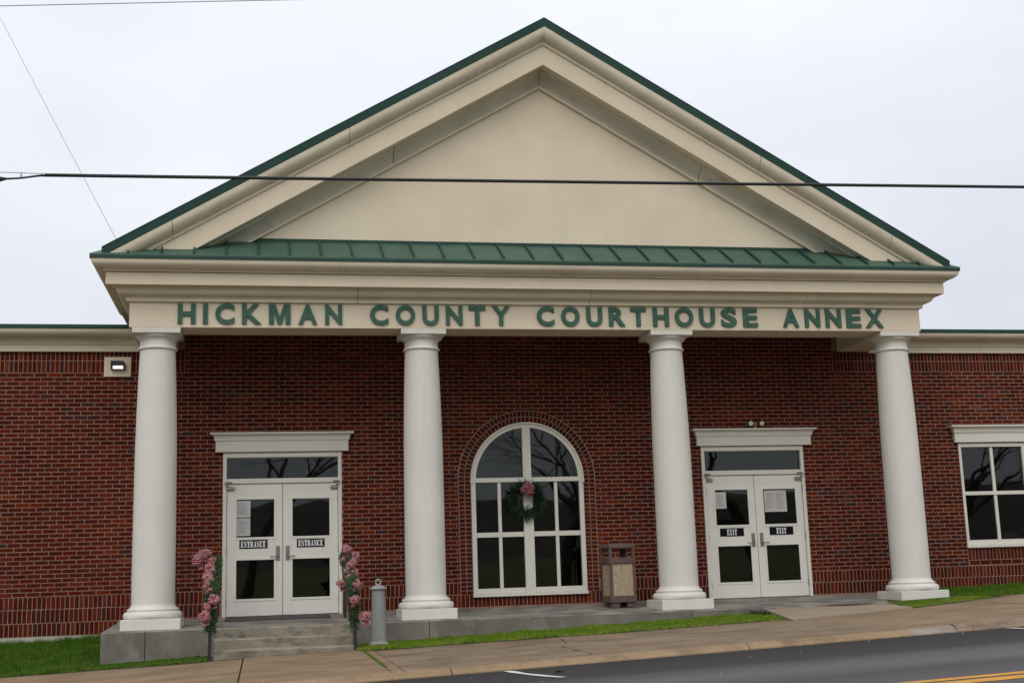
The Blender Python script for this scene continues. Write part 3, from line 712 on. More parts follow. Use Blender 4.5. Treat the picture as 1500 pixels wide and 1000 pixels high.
for side in (-1, 1):
    rake([(-1.7, .0), (-2.500, .0), (-2.500, .012), (-2.494, .020), (-2.482, .148), (-1.7, .150)], 'rake_edge_metal', M['greendark'], side, clip=False)
    cp = [(-1.7, .152)] + [(FY - t, .153 + (5.302 - z) * 1.62) for t, z in [(.508, 5.300), (.506, 5.285)] + arcprof(.503, 5.285, .350, 5.186, 12)] + [(-2.330, .345), (-2.326, .398), (-1.7, .400)]
    brk = [0] + sorted([U(x) for x in ((-1.163, -3.82) if side < 0 else (5.609, 7.839))]) + [1.0]
    for a, b in zip(brk, brk[1:]): rake(cp, 'rake_crown', M['mould'], side, a + (gp if a else 0), b - (gp if b < 1 else 0))
    rake([(-1.7, .402), (-2.304, .402), (-2.296, .426), (-2.287, .735), (-1.7, .735)], 'rake_fascia', M['trim'], side)
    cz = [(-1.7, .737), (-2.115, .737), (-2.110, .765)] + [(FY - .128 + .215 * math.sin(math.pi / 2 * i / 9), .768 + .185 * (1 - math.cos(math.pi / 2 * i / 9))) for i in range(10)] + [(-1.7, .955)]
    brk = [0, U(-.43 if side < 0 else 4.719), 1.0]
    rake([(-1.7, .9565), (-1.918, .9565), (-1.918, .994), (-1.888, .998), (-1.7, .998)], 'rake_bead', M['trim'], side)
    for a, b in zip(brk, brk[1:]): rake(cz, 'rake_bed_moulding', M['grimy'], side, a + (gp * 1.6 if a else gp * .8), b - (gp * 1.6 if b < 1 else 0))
rf = bpy.data.objects.new('main_roof', None); COL.objects.link(rf); rf.location = (CXP, 4, 8); place(rf, B)
for side in (-1, 1):
    x1 = CXP + side * HW; z1 = AP - SL * HW
    q = [(CXP, -2.478, AP + .004), (x1, -2.478, z1 + .004), (x1, 11, z1 + .004), (CXP, 11, AP + .004)]
    MB().add(q + [(x, y + (.1 if y < 0 else 0), z - .1) for x, y, z in q], [(0, 1, 2, 3) if side < 0 else (3, 2, 1, 0), (1, 5, 6, 2), (0, 4, 5, 1)]).build('roof_slope', M['green'], rf)
MB().add([(CXP - HW + .4, 11, 5.3), (CXP + HW - .4, 11, 5.3), (CXP, 11, AP - .3)], [(0, 1, 2)]).build('rear_gable', M['trim'], rf)
for ex in (FXL + .1, FXR - .1): MB().box(ex - .05, ex + .05, -1.3, 11, 4.4, 5.7).build('side_wall', M['trim'], rf)

# ---- wing cornices
for nm, xa, xb in (('wing_cornice', XL - .3, FXL), ('wing_cornice', FXR, XR + .3)):
    w = bpy.data.objects.new(nm, None); COL.objects.link(w); w.location = ((xa + xb) / 2, 0, 4.5); place(w, B)
    joints = [xa, xb] if xa < 0 else [xa, 10.73, xb]
    for a, b in zip(joints, joints[1:]):
        pr = [(.12, 4.348), (-.065, 4.348), (-.065, 4.462)] + [(-.09, 4.466), (-.09, 4.500)] + [(-t, z) for t, z in cyma(.345, 4.668, .10, 4.508)[::-1]] + [(-.35, 4.674), (.12, 4.674)]
        a2, b2 = a + .003, b - .003; n = len(pr)
        MB().add([(a2, y, z) for y, z in pr] + [(b2, y, z) for y, z in pr], [(i, i + 1, n + i + 1, n + i) for i in range(n - 1)] + [tuple(range(n))[::-1], tuple(range(n, 2 * n))]).build('moulding', M['mould'], w)
    cp_ = MB(); cp_.box(xa, xb, -.365, .3, 4.676, 4.742, bev=.006); cp_.build('coping', M['greendark'], w)

# ---- hoods over doors and side window
def hood(x0, x1, zb, zt, name='door_hood'):
    """frieze board with a moulded crown"""
    hd = bpy.data.objects.new(name, None); COL.objects.link(hd); hd.location = ((x0 + x1) / 2, 0, zb); place(hd, B)
    mb = MB(); mb.box(x0, x1, -.06, .05, zb, zt - .125, bev=.004); mb.build('frieze_board', M['frame'], hd)
    prof = [(0, zt - .130), (.018, zt - .130), (.018, zt - .110)] + [(.022 + .048 * (1 - math.cos(math.pi / 2 * i / 6)), zt - .108 + .070 * math.sin(math.pi / 2 * i / 6)) for i in range(7)] + [(.074, zt - .030), (.088, zt - .026), (.088, zt), (0, zt)]
    n = len(prof); runs = [[(x0 - t, .05, z) for t, z in prof], [(x0 - t, -.06 - t, z) for t, z in prof], [(x1 + t, -.06 - t, z) for t, z in prof], [(x1 + t, .05, z) for t, z in prof]]
    mb = MB()
    for r in range(3): mb.add(runs[r] + runs[r + 1], [(n + i, n + i + 1, i + 1, i) for i in range(n - 1)])
    mb.build('crown', M['frame'], hd)
hood(-3.245, -1.072, 2.668, 2.985); hood(5.065, 7.222, 2.668, 2.968); hood(10.06, 12.92, 2.675, 2.985, 'window_hood')

# ---- doors
def door_set(x0, x1):
    fr = bpy.data.objects.new('door_frame', None); COL.objects.link(fr); fr.location = ((x0 + x1) / 2, .05, 0); place(fr, B)
    mb = MB(); f = .062; y0, y1 = -.012, .13
    mb.box(x0 + .002, x0 + f, y0, y1, 0, DZT - .002, bev=.005); mb.box(x1 - f, x1 - .002, y0, y1, 0, DZT - .002, bev=.005)
    mb.box(x0 + f, x1 - f, y0 + .002, y1, 2.58, DZT - .002, bev=.005); mb.box(x0 + f, x1 - f, y0 + .002, y1, 2.15, 2.222, bev=.005)
    for zz in (2.222, 2.572): mb.box(x0 + f, x1 - f, .012, .05, zz, zz + .010)
    mb.build('jamb_and_head', M['frame'], fr)
    mb = MB(); mb.add([(x0 + f, .05, 2.22), (x1 - f, .05, 2.22), (x1 - f, .05, 2.58), (x0 + f, .05, 2.58)], [(0, 1, 2, 3)]); mb.build('pane', M['glass'], fr)
    mb = MB(); mb.box(x0 + f, x1 - f, .04, .13, -.003, .010); mb.build('threshold', M['hinge'], fr)
    mid = (x0 + x1) / 2
    for s, a, b in ((-1, x0 + f + .005, mid - .004), (1, mid + .004, x1 - f - .005)):
        d = bpy.data.objects.new('door', None); COL.objects.link(d); d.location = ((a + b) / 2, .04, 0); place(d, B)
        yf = .018; inx0 = (a if s < 0 else a) + (.158 if s < 0 else .155); inx1 = inx0 + .605
        zs = [(.285, .905), (1.275, 1.89)]
        mb = MB(); yb = .062
        mb.box(a, inx0, yf, yb, .014, 2.143, bev=.003); mb.box(inx1, b, yf, yb, .014, 2.143, bev=.003)
        for z0, z1 in ((.0141, zs[0][0]), (zs[0][1], zs[1][0]), (zs[1][1], 2.1429)): mb.box(inx0, inx1, yf + .0005, yb, z0, z1)
        # glazing stops: a raised border round each opening
        for z0, z1 in zs:
            w = .038; o_ = .012
            for q in ((inx0 - w, inx1 + w, z0 - w, z0), (inx0 - w, inx1 + w, z1, z1 + w), (inx0 - w, inx0, z0, z1), (inx1, inx1 + w, z0, z1)):
                mb.box(q[0], q[1], yf - .008, yf + .03, q[2], q[3], bev=.003)
        mb.build('door_leaf', M['whitepaint'], d)
        for z0, z1 in zs:
            MB().add([(inx0, yf + .014, z0), (inx1, yf + .014, z0), (inx1, yf + .014, z1), (inx0, yf + .014, z1)], [(0, 1, 2, 3)]).build('pane', M['glass'], d)
        hx = b - .075 if s < 0 else a + .075
        mb = MB(); mb.box(hx - .032, hx + .032, yf - .013, yf, .89, 1.125, bev=.004); mb.lathe([(.012, 0), (.012, .008)], 0, 0, 12)
        nv = 2 * 12 + 2 * 12
        mb.v[-nv:] = [(hx + x, yf - .012 - z, 1.075 + y) for x, y, z in mb.v[-nv:]]
        mb.tube([(hx, yf - .01, .955), (hx, yf - .055, .955), (hx + s * .02, yf - .062, .955), (hx + s * .125, yf - .058, .953)], [.013, .012, .011, .009], 10); mb.build('handle', M['steel'], d)
        for hz in (.25, 1.06, 1.88):
            hxx = a - .006 if s < 0 else b + .006
            mb = MB(); mb.lathe([(.011, hz - .06), (.011, hz + .06)], hxx, yf - .018, 12); mb.build('hinge', M['hinge'], d)
        cx0 = a + .0 if s < 0 else b - .12
        mb = MB(); mb.box(cx0, cx0 + .12, yf - .045, yf, 2.045, 2.10, bev=.006)
        ax = cx0 + .03 if s < 0 else cx0 + .09
        mb.tube([(ax, yf - .05, 2.105), (ax - s * -.05, yf - .07, 2.12), (ax + s * .06, yf - .03, 2.165)], .008, 8)
        mb.box(ax - .05, ax + .05, yf - .05, yf - .026, 2.16, 2.185, bev=.004); mb.build('closer', M['steel'], d)
    MB().box(mid - .003, mid + .003, .03, .06, .015, 2.14).build('gap_shade_strip', M['dark'], fr)  # black strip put in for the shade between the two leaves
    return mid
mids = [door_set(*q) for q in DOORS]

# ---- arched window
aw = bpy.data.objects.new('arched_window', None); COL.objects.link(aw); aw.location = (WCX, 0, WZ0); place(aw, B)
mb = MB(); yf = -.028; yb = .12
def ring(mb, r0, r1, y0, y1, n=40):
    pr = [(r0, y0), (r1, y0), (r1, y1), (r0, y1)]; vs = []
    for i in range(n + 1):
        t = math.pi * i / n
        vs += [(WCX + r * math.cos(t), y, WSP + r * math.sin(t)) for r, y in pr]
    mb.add(vs, [(4 * i + a, 4 * i + (a + 1) % 4, 4 * i + 4 + (a + 1) % 4, 4 * i + 4 + a) for i in range(n) for a in range(4)])
ring(mb, WR - .085, WR - .018, yf, yb); ring(mb, WR - .018, WR + .006, yf - .03, yb)
mb.box(WX0, WX0 + .078, yf, yb, WZ0 + .05, WSP, bev=.004); mb.box(WX1 - .078, WX1, yf, yb, WZ0 + .05, WSP, bev=.004)
mb.box(WX0 - .012, WX1 + .012, yf - .03, yb, WZ0, WZ0 + .05, bev=.005)
mb.box(WX0 - .012, WX0 + .03, yf - .03, yf + .02, WSP - .055, WSP, bev=.004); mb.box(WX1 - .03, WX1 + .012, yf - .03, yf + .02, WSP - .055, WSP, bev=.004)
mb.box(WCX - .085, WCX + .085, yf - .004, yb, WZ0 + .05, 2.095, bev=.004); mb.box(WX0 + .078, WX1 - .078, yf - .006, yb, 2.095, 2.172, bev=.004)
mb.box(WCX - .07, WCX + .07, yf - .004, yb, 2.172, WSP + WR - .05, bev=.004)
mb.build('frame', M['frame'], aw)
for a, b in ((WX0 + .078, WCX - .085), (WCX + .085, WX1 - .078)):
    mb = MB(); y0, y1 = yf + .014, yf + .07
    m0 = (a + b) / 2
    mb.box(a, b, y0, y1, WZ0 + .052, WZ0 + .138, bev=.004); mb.box(a, b, y0, y1, 1.168, 1.25, bev=.004)
    mb.box(m0 - .029, m0 + .029, y0 + .004, y1 - .004, WZ0 + .138, 1.168, bev=.004); mb.box(m0 - .029, m0 + .029, y0 + .004, y1 - .004, 1.25, 2.095, bev=.004)
    mb.build('sash', M['frame'], aw)
    for c, d in ((a, m0 - .029), (m0 + .029, b)):
        for z0, z1 in ((WZ0 + .138, 1.168), (1.25, 2.095)):
            MB().add([(c, y1 - .02, z0), (d, y1 - .02, z0), (d, y1 - .02, z1), (c, y1 - .02, z1)], [(0, 1, 2, 3)]).build('pane', M['glass'], aw)
for s in (-1, 1):
    n = 20; rr = WR - .085; a0 = math.asin((2.172 - WSP) / rr); a1 = math.acos(.07 / rr)
    pts = [(WCX + s * rr * math.cos(a0 + (a1 - a0) * i / n), WSP + rr * math.sin(a0 + (a1 - a0) * i / n)) for i in range(n + 1)] + [(WCX + s * .07, 2.172)]
    o_ = MB().add([(x, yf + .05, z) for x, z in pts], [tuple(range(len(pts)))]).build('pane', M['glass'], aw)

# ---- side sash window
sw_ = bpy.data.objects.new('sash_window', None); COL.objects.link(sw_); sw_.location = ((SX0 + SX1) / 2, 0, SZ0); place(sw_, B)
mb = MB(); yf = -.012
mb.box(SX0, SX0 + .052, yf, .12, SZ0 + .06, SZ1, bev=.004); mb.box(SX1 - .052, SX1, yf, .12, SZ0 + .06, SZ1, bev=.004); mb.box(SX0 + .052, SX1 - .052, yf, .12, SZ1 - .07, SZ1, bev=.004)
mb.box(SX0 - .015, SX1 + .015, yf - .03, .12, SZ0, SZ0 + .06, bev=.005); mc = (SX0 + SX1) / 2; mb.box(mc - .06, mc + .06, yf, .12, SZ0 + .06, SZ1 - .07, bev=.004)
mb.build('frame', M['frame'], sw_)
for a, b in ((SX0 + .052, mc - .06), (mc + .06, SX1 - .052)):
    m0 = (a + b) / 2; mb = MB(); y0, y1 = yf + .016, yf + .07
    mb.box(a, b, y0, y1, SZ0 + .06, SZ0 + .14, bev=.004); mb.box(a, b, y0 - .008, y1, 1.705, 1.772, bev=.004)
    mb.box(m0 - .029, m0 + .029, y0 + .004, y1 - .004, SZ0 + .14, 1.705, bev=.003); mb.box(m0 - .029, m0 + .029, y0 + .004, y1 - .004, 1.772, SZ1 - .07, bev=.003)
    mb.build('sash', M['frame'], sw_)
    for c, d in ((a, m0 - .029), (m0 + .029, b)):
        for z0, z1 in ((SZ0 + .14, 1.705), (1.772, SZ1 - .07)):
            MB().add([(c, y1 - .02, z0), (d, y1 - .02, z0), (d, y1 - .02, z1), (c, y1 - .02, z1)], [(0, 1, 2, 3)]).build('pane', M['glass'], sw_)
# dim rooms behind the glass
mb = MB()
for x0, x1, z0, z1 in ((-3.6, -.6, -.05, 3.0), (.2, 3.7, -.05, 3.4), (4.6, 7.6, -.05, 3.0), (9.6, 13.4, -.05, 3.0)):
    mb.add([(x, y, z) for z in (z0, z1) for y in (.21, 4.0) for x in (x0, x1)], [(0, 1, 3, 2), (4, 6, 7, 5), (2, 3, 7, 6), (0, 2, 6, 4), (1, 5, 7, 3)])
mb.build('room', M['inside'], B)
MB().box(11.0, 11.32, .25, .5, .75, 1.02).build('sill_box', M['trim'], B)

# ------------------------------------------------------------------ lettering
def glyph_mesh(ch, x0, x1, z0, z1, yf, depth, mats, offset=.0, name='letter'):
    if ch == 'M':
        w = .23; q = [(0, 0), (0, 1), (.30, 1), (.50, .38), (.70, 1), (1, 1), (1, 0), (1 - w, 0), (1 - w, .68), (.60, 0), (.40, 0), (w, .68), (w, 0)]
        pt = [(x0 + a * (x1 - x0), z0 + b * (z1 - z0)) for a, b in q]
        me = MB().prism(pt, yf, yf + depth).mesh(name, [mats]); return me
    cu = bpy.data.curves.new('g', 'FONT'); cu.body = ch; cu.offset = offset; cu.extrude = .1; cu.resolution_u = 5
    ob = bpy.data.objects.new('g', cu); COL.objects.link(ob); bpy.context.view_layer.update()
    me = bpy.data.meshes.new_from_object(ob.evaluated_get(bpy.context.evaluated_depsgraph_get()))
    bpy.data.objects.remove(ob, do_unlink=True); bpy.data.curves.remove(cu)
    v = np.empty(len(me.vertices) * 3, dtype=np.float32); me.vertices.foreach_get('co', v); v = v.reshape(-1, 3)
    mn, mxv = v.min(0), v.max(0)
    o = np.empty_like(v)
    o[:, 0] = x0 + (v[:, 0] - mn[0]) / (mxv[0] - mn[0]) * (x1 - x0)
    o[:, 2] = z0 + (v[:, 1] - mn[1]) / (mxv[1] - mn[1]) * (z1 - z0)
    o[:, 1] = yf + (1 - (v[:, 2] - mn[2]) / (mxv[2] - mn[2])) * depth
    me.vertices.foreach_set('co', o.reshape(-1)); me.name = name; me.materials.clear(); me.materials.append(mats); me.update(); return me
WORDS = [('HICKMAN', [(-3.753, -3.489), (-3.38, -3.308), (-3.198, -2.91), (-2.799, -2.509), (-2.393, -2.067), (-1.945, -1.66), (-1.537, -1.276)]), ('COUNTY', [(-0.844, -0.557), (-0.441, -0.137), (-0.021, 0.237), (0.351, 0.616), (0.72, 0.987), (1.094, 1.384)]),
 ('COURTHOUSE', [(1.82, 2.105), (2.22, 2.523), (2.639, 2.902), (3.013, 3.286), (3.382, 3.639), (3.757, 4.026), (4.131, 4.445), (4.551, 4.819), (4.927, 5.195), (5.31, 5.559)]), ('ANNEX', [(6.008, 6.287), (6.398, 6.667), (6.77, 7.045), (7.144, 7.404), (7.49, 7.809)])]
sg = thing('building_sign', 'raised green capital letters across the cream frieze above the columns', 'sign', (CXP, FY - .02, 4.42))
for wd, sp in WORDS:
    for ch, (a, b) in zip(wd, sp):
        ex = .006 if ch in 'COSU' else 0
        link('letter', glyph_mesh(ch, a, b, 4.432 - ex, 4.742 + (ex if ch != 'U' else 0), FY - .035, .035, M['letter'], .036), sg)
# door signs: condensed fat-serif capitals cut from bars
def bars(ch):
    t, s, h = .30, .12, .10
    V = lambda x: [(x - t / 2, 0, t, 1)]
    G = {'I': [(.31, 0, .38, 1), (.2, 0, .6, s), (.2, 1 - s, .6, s)],
         'E': [(.12, 0, .36, 1), (0, 0, .9, s), (0, 1 - s, .9, s), (.4, .44, .3, .1), (.8, 0, .1, .3), (.8, .7, .1, .3), (.62, .34, .08, .3)],
         'T': [(.31, 0, .38, 1), (.2, 0, .6, s), (.02, 1 - s, .96, s), (.02, .7, .1, .3), (.88, .7, .1, .3)],
         'N': [(.1, 0, .1, 1), (.8, 0, .1, 1), (0, 0, .32, s), (0, 1 - s, .3, s), (.68, 1 - s, .32, s)],
         'R': [(.1, 0, .34, 1), (0, 0, .52, s), (0, 1 - s, .7, s), (.4, .46, .3, .1), (.64, .5, .24, .44)],
         'A': [(0, 0, .3, s), (.55, 0, .45, s), (.25, .26, .4, .09)],
         'C': [(.04, .12, .38, .76), (.16, 0, .6, s), (.16, 1 - s, .6, s), (.76, .66, .1, .34), (.76, .06, .1, .22)],
         'X': [(0, 0, .34, s), (.6, 0, .4, s), (0, 1 - s, .42, s), (.62, 1 - s, .36, s)]}
    D = {'N': [((.05, 1), (.34, 1), (.9, 0), (.68, 0))], 'A': [((.42, 1), (.62, 1), (.92, 0), (.62, 0)), ((.42, 1), (.5, 1), (.2, 0), (.1, 0))],
         'X': [((.06, 1), (.38, 1), (.94, 0), (.62, 0)), ((.78, 1), (.88, 1), (.24, 0), (.12, 0))], 'R': [((.5, .5), (.76, .5), (1, 0), (.72, 0))]}
    return G[ch], D.get(ch, [])
def door_sign(x0, x1, z0, z1, text, label, x_in, y=.0175):
    t = thing('door_sign', label, 'sign', ((x0 + x1) / 2, y, z0), 'black and white door signs')
    mb = MB(); mb.box(x0, x1, y - .006, y, z0, z1, bev=.001); mb.build('plate', M['signblack'], t)
    n = len(text); pw = (x1 - x0) * x_in; xa = (x0 + x1) / 2 - pw / 2; w = pw / n; hh = (z1 - z0) * .70; za = (z0 + z1) / 2 - hh / 2
    mb = MB()
    for i, ch in enumerate(text):
        bs, ds = bars(ch); ox = xa + i * w; gw = w * .93
        if ch == 'I': ox -= 0
        k = 0
        for bx, bz, bw_, bh in bs:
            yy = y - .0075 - .00015 * k; k += 1
            mb.box(ox + bx * gw, ox + (bx + bw_) * gw, yy, y - .006, za + bz * hh, za + (bz + bh) * hh)
        for dq in ds:
            yy = y - .0075 - .00015 * k; k += 1
            mb.prism([(ox + a * gw, za + b * hh) for a, b in dq], yy, y - .006)
    mb.build('lettering', M['signwhite'], t)
door_sign(-2.853, -2.400, 1.092, 1.228, 'ENTRANCE', 'black ENTRANCE sign on the left leaf of the entrance doors, below the taped papers', .90)
door_sign(-1.925, -1.472, 1.092, 1.226, 'ENTRANCE', 'black ENTRANCE sign on the right leaf of the entrance doors, below a bare pane', .90)
door_sign(5.420, 5.862, 1.078, 1.219, 'EXIT', 'black EXIT sign on the door leaf nearer the third column', .42)
door_sign(6.344, 6.790, 1.082, 1.224, 'EXIT', 'black EXIT sign on the far right door leaf, below the wide notice', .42)
def notice(x0, x1, z0, z1, label, cols=1):
    y = .0295
    t = thing('paper_notice', label, 'notice', ((x0 + x1) / 2, y, z0), 'paper notices taped inside the door glass')
    MB().box(x0, x1, y, y + .0012, z0, z1).build('sheet', M['paper'], t)
    mb = MB(); cw = (x1 - x0) / cols
    for c in range(cols):
        z = z1 - .045; k = 0
        while z > z0 + .03:
            w = cw * (.75 if k % 4 else .45) * rnd.uniform(.75, 1); xa = x0 + c * cw + cw * .11
            mb.add([(xa, y - .0008, z), (xa + w, y - .0008, z), (xa + w, y - .0008, z + .007), (xa, y - .0008, z + .007)], [(0, 1, 2, 3)]); z -= .018; k += 1
    mb.build('print', M['ink'], t)
notice(-2.905, -2.678, 1.600, 1.872, 'upper of two white papers in the left pane of the entrance doors')
notice(-2.905, -2.680, 1.300, 1.588, 'lower of two white papers in the left pane of the entrance doors')
notice(5.362, 5.574, 1.566, 1.855, 'narrow white paper in the corner of the left exit door pane')
notice(6.290, 6.708, 1.490, 1.868, 'wide white paper notice in the upper pane of the right exit door', 2)

# ------------------------------------------------------------------ lamps
t = thing('wall_lamp', 'dark wall lamp with lit lens on a cream plate beside the first column', 'wall lamp', (-4.83, -.03, 4.1))
mb = MB(); mb.box(-5.043, -4.618, -.028, .01, 3.935, 4.262, bev=.003); mb.build('backplate', M['trim'], t)
mb = MB(); mb.prism([(-4.93, 4.045), (-4.715, 4.045), (-4.713, 4.165), (-4.735, 4.182), (-4.93, 4.184)], -.10, -.028); mb.prism([(-4.93, 4.105), (-4.713, 4.105), (-4.713, 4.165), (-4.735, 4.182), (-4.93, 4.184)], -.135, -.101)
mb.build('housing', M['bronze'], t)
mb = MB(); mb.box(-4.895, -4.735, -.118, -.1015, 4.052, 4.102, bev=.004); mb.build('lens', M['lit'], t)
t = thing('flood_lamp', 'small twin-headed flood lamp with brass centre on top of the exit door hood', 'flood lamp', (6.16, -.1, 2.97))
mb = MB(); mb.lathe([(.028, 2.962), (.032, 2.98), (.024, 2.99), (.036, 3.01), (.046, 3.035), (.044, 3.06), (.03, 3.078), (.012, 3.085)], 6.155, -.09, 16); mb.build('bracket', M['brass'], t)
for hx, s in ((6.075, -1), (6.262, 1)):
    mb = MB(); mb.tube([(6.155, -.09, 3.04), (hx - s * .015, -.09, 3.05)], .010, 8); mb.tube([(hx, -.04, 3.085), (hx, -.06, 3.08), (hx + s * .005, -.10, 3.065), (hx + s * .01, -.14, 3.048)], [.012, .026, .044, .050], 18); mb.build('lamp_head', M['binframe'], t)
    mb = MB(); mb.tube([(hx + s * .01, -.139, 3.0485), (hx + s * .012, -.150, 3.044), (hx + s * .013, -.157, 3.041), (hx + s * .014, -.161, 3.040)], [.048, .042, .026, .008], 18); mb.build('lens', M['lens'], t)

# ------------------------------------------------------------------ ash post, litter bin
BX, BY = -.835, -2.75; BZ = S(BX, BY) + .01
t = thing('ash_post', 'grey post with flared foot and ring on top, standing right of the entrance steps', 'post', (BX, BY, BZ))
mb = MB(); mb.lathe([(.150, BZ - .03), (.152, BZ + .012), (.135, BZ + .03), (.115, BZ + .05), (.110, BZ + .065)], BX, BY, 36); mb.build('foot', M['bollard'], t)
mb = MB(); mb.lathe([(.108, BZ + .06), (.104, BZ + .3), (.098, BZ + .60), (.094, BZ + .775)], BX, BY, 36); mb.build('body', M['bollard'], t)
mb = MB(); mb.lathe([(.094, BZ + .77), (.122, BZ + .79), (.126, BZ + .80), (.118, BZ + .815), (.075, BZ + .832), (.045, BZ + .845), (.02, BZ + .85)], BX, BY, 36); mb.build('cap', M['bollard'], t)
mb = MB(); mb.tube([(BX + .035 * math.cos(a), BY, BZ + .888 + .040 * math.sin(a)) for a in [2 * math.pi * i / 20 for i in range(21)]], .014, 10, caps=False); mb.build('ring', M['bollard'], t)

TX, TY = 3.252, -1.0; TZ = PZ(-1.1)
t = thing('litter_bin', 'square brown litter bin with pebbled panels standing before the wall beside the third column', 'litter bin', (TX, TY, TZ))
BINP = []
hw = .222
def tb(name, m, *boxes, bev=.008):
    mb = MB()
    for q in boxes: mb.box(TX + q[0], TX + q[1], TY + q[2], TY + q[3], TZ + q[4], TZ + q[5], bev=bev)
    o = mb.build(name, m, t); BINP.append(o); return o
for sx in (-1, 1):
    for sy in (-1, 1):
        a, b = sorted((sx * hw, sx * (hw - .05))); c, d = sorted((sy * hw, sy * (hw - .05)))
        tb('corner_post', M['binframe'], (a, b, c, d, .155, .72))
        a, b = sorted((sx * (hw - .02), sx * (hw - .16))); c, d = sorted((sy * (hw - .02), sy * (hw - .16)))
        tb('foot', M['binframe'], (a, b, c, d, 0, .085))
tb('base_rim', M['binframe'], (-hw - .004, hw + .004, -hw - .004, hw + .004, .083, .19))
for q in ((-hw + .05, hw - .05, -hw + .012, -hw + .03), (-hw + .05, hw - .05, hw - .03, hw - .012), (-hw + .012, -hw + .03, -hw + .05, hw - .05), (hw - .03, hw - .012, -hw + .05, hw - .05)):
    tb('pebble_panel', M['pebble'], (*q, .191, .70), bev=.002)
tb('upper_rim', M['binframe'], (-hw - .008, hw + .008, -hw - .008, -hw + .05, .70, .80), (-hw - .008, hw + .008, hw - .05, hw + .008, .70, .80), (-hw - .008, -hw + .05, -hw + .0505, hw - .0505, .70, .80), (hw - .05, hw + .008, -hw + .0505, hw - .0505, .70, .80))
for sx in (-1, 1):
    for sy in (-1, 1):
        a, b = sorted((sx * (hw + .002), sx * (hw - .052))); c, d = sorted((sy * (hw + .002), sy * (hw - .052)))
        tb('hood_post', M['binframe'], (a, b, c, d, .795, .985))
mb = MB(); prof = [(hw + .010, .95), (hw + .012, .985), (hw - .002, 1.012), (hw - .04, 1.03), (hw - .14, 1.04), (.01, 1.042)]
vs = []
for hw_, z in prof: vs += [(TX + a * hw_, TY + b * hw_, TZ + z) for a, b in ((-1, -1), (1, -1), (1, 1), (-1, 1))]
mb.add(vs, [(4 * i + k, 4 * i + (k + 1) % 4, 4 * i + 4 + (k + 1) % 4, 4 * i + 4 + k) for i in range(5) for k in range(4)]); mb.box(TX - hw + .01, TX + hw - .01, TY - hw + .01, TY + hw - .01, TZ + .94, TZ + .985)
BINP.append(mb.build('lid', M['binframe'], t))
tb('black_back_block', M['black'], (.10, .15, hw - .09, hw - .05, .80, .94), bev=.003)  # small black block set at the inside back of the opening
t.rotation_euler = (0, 0, R(4))

# ------------------------------------------------------------------ rails, garlands, wreath
def tuft(mb, p, d, n, ln, w, mi=0, spread=.8):
    """spray of needle-like faces round direction d"""
    d = Vector(d).normalized()
    for _ in range(n):
        q = (d + Vector((rnd.gauss(0, spread), rnd.gauss(0, spread), rnd.gauss(0, spread)))).normalized(); l_ = ln * rnd.uniform(.6, 1.2)
        s_ = q.cross(Vector((rnd.random() - .5, rnd.random() - .5, rnd.random() - .5)))
        if s_.length < 1e-3: continue
        s_.normalize(); a = Vector(p); b = a + q * l_
        mb.add([a - s_ * w * .4, a + s_ * w * .4, a + q * l_ * .55 + s_ * w, b, a + q * l_ * .55 - s_ * w], [(0, 1, 2, 3, 4)], mi)
def bow(name, center, size, parent, loops=6, seed=0, mats=None):
    loops += 4; size *= 1.08
    rr = random.Random(seed); mb = MB(); c = Vector(center)
    def ribbon(pts, w, side):
        # three strips across: pale edge, red middle, pale edge
        fr = (-1.0, -.88, -.07, .07, .88, 1.0); mi = (1, 0, 1, 0, 1); n = len(pts); vs = []
        for i, p in enumerate(pts):
            d = (pts[min(i + 1, n - 1)] - pts[max(0, i - 1)]).normalized(); s_ = side - d * side.dot(d)
            s_.normalize()
            vs += [p + s_ * w * f for f in fr]
        for k in range(5): mb.add(vs, [(6 * i + k, 6 * i + k + 1, 6 * i + 6 + k + 1, 6 * i + 6 + k) for i in range(n - 1)], mi[k], True)
    for i in range(loops):
        a = 2 * math.pi * i / loops + rr.uniform(-.4, .4); out = Vector((math.cos(a), -.6 + rr.uniform(-.9, .5), math.sin(a))).normalized()
        side = out.cross(Vector((rr.uniform(-.4, .4), -1, rr.uniform(-.4, .4)))).normalized(); nrm = side.cross(out).normalized()
        L_ = size * rr.uniform(.6, 1.1); H_ = size * rr.uniform(.32, .55)
        pts = [c + out * (L_ * (.5 - .5 * math.cos(t))) + nrm * H_ * math.sin(t) for t in [2 * math.pi * k / 14 for k in range(15)]]
        ribbon(pts, size * .30, side)
    for i in range(2):
        out = Vector((rr.uniform(-.6, .6), -.3, -1)).normalized(); side = out.cross(Vector((0, -1, .2))).normalized()
        ribbon([c + out * size * 1.3 * k / 6 + Vector((0, -.02 * math.sin(k * 1.2), 0)) for k in range(7)], size * .22, side)
    return mb.build(name, mats or [M['red'], M['pink']], parent)
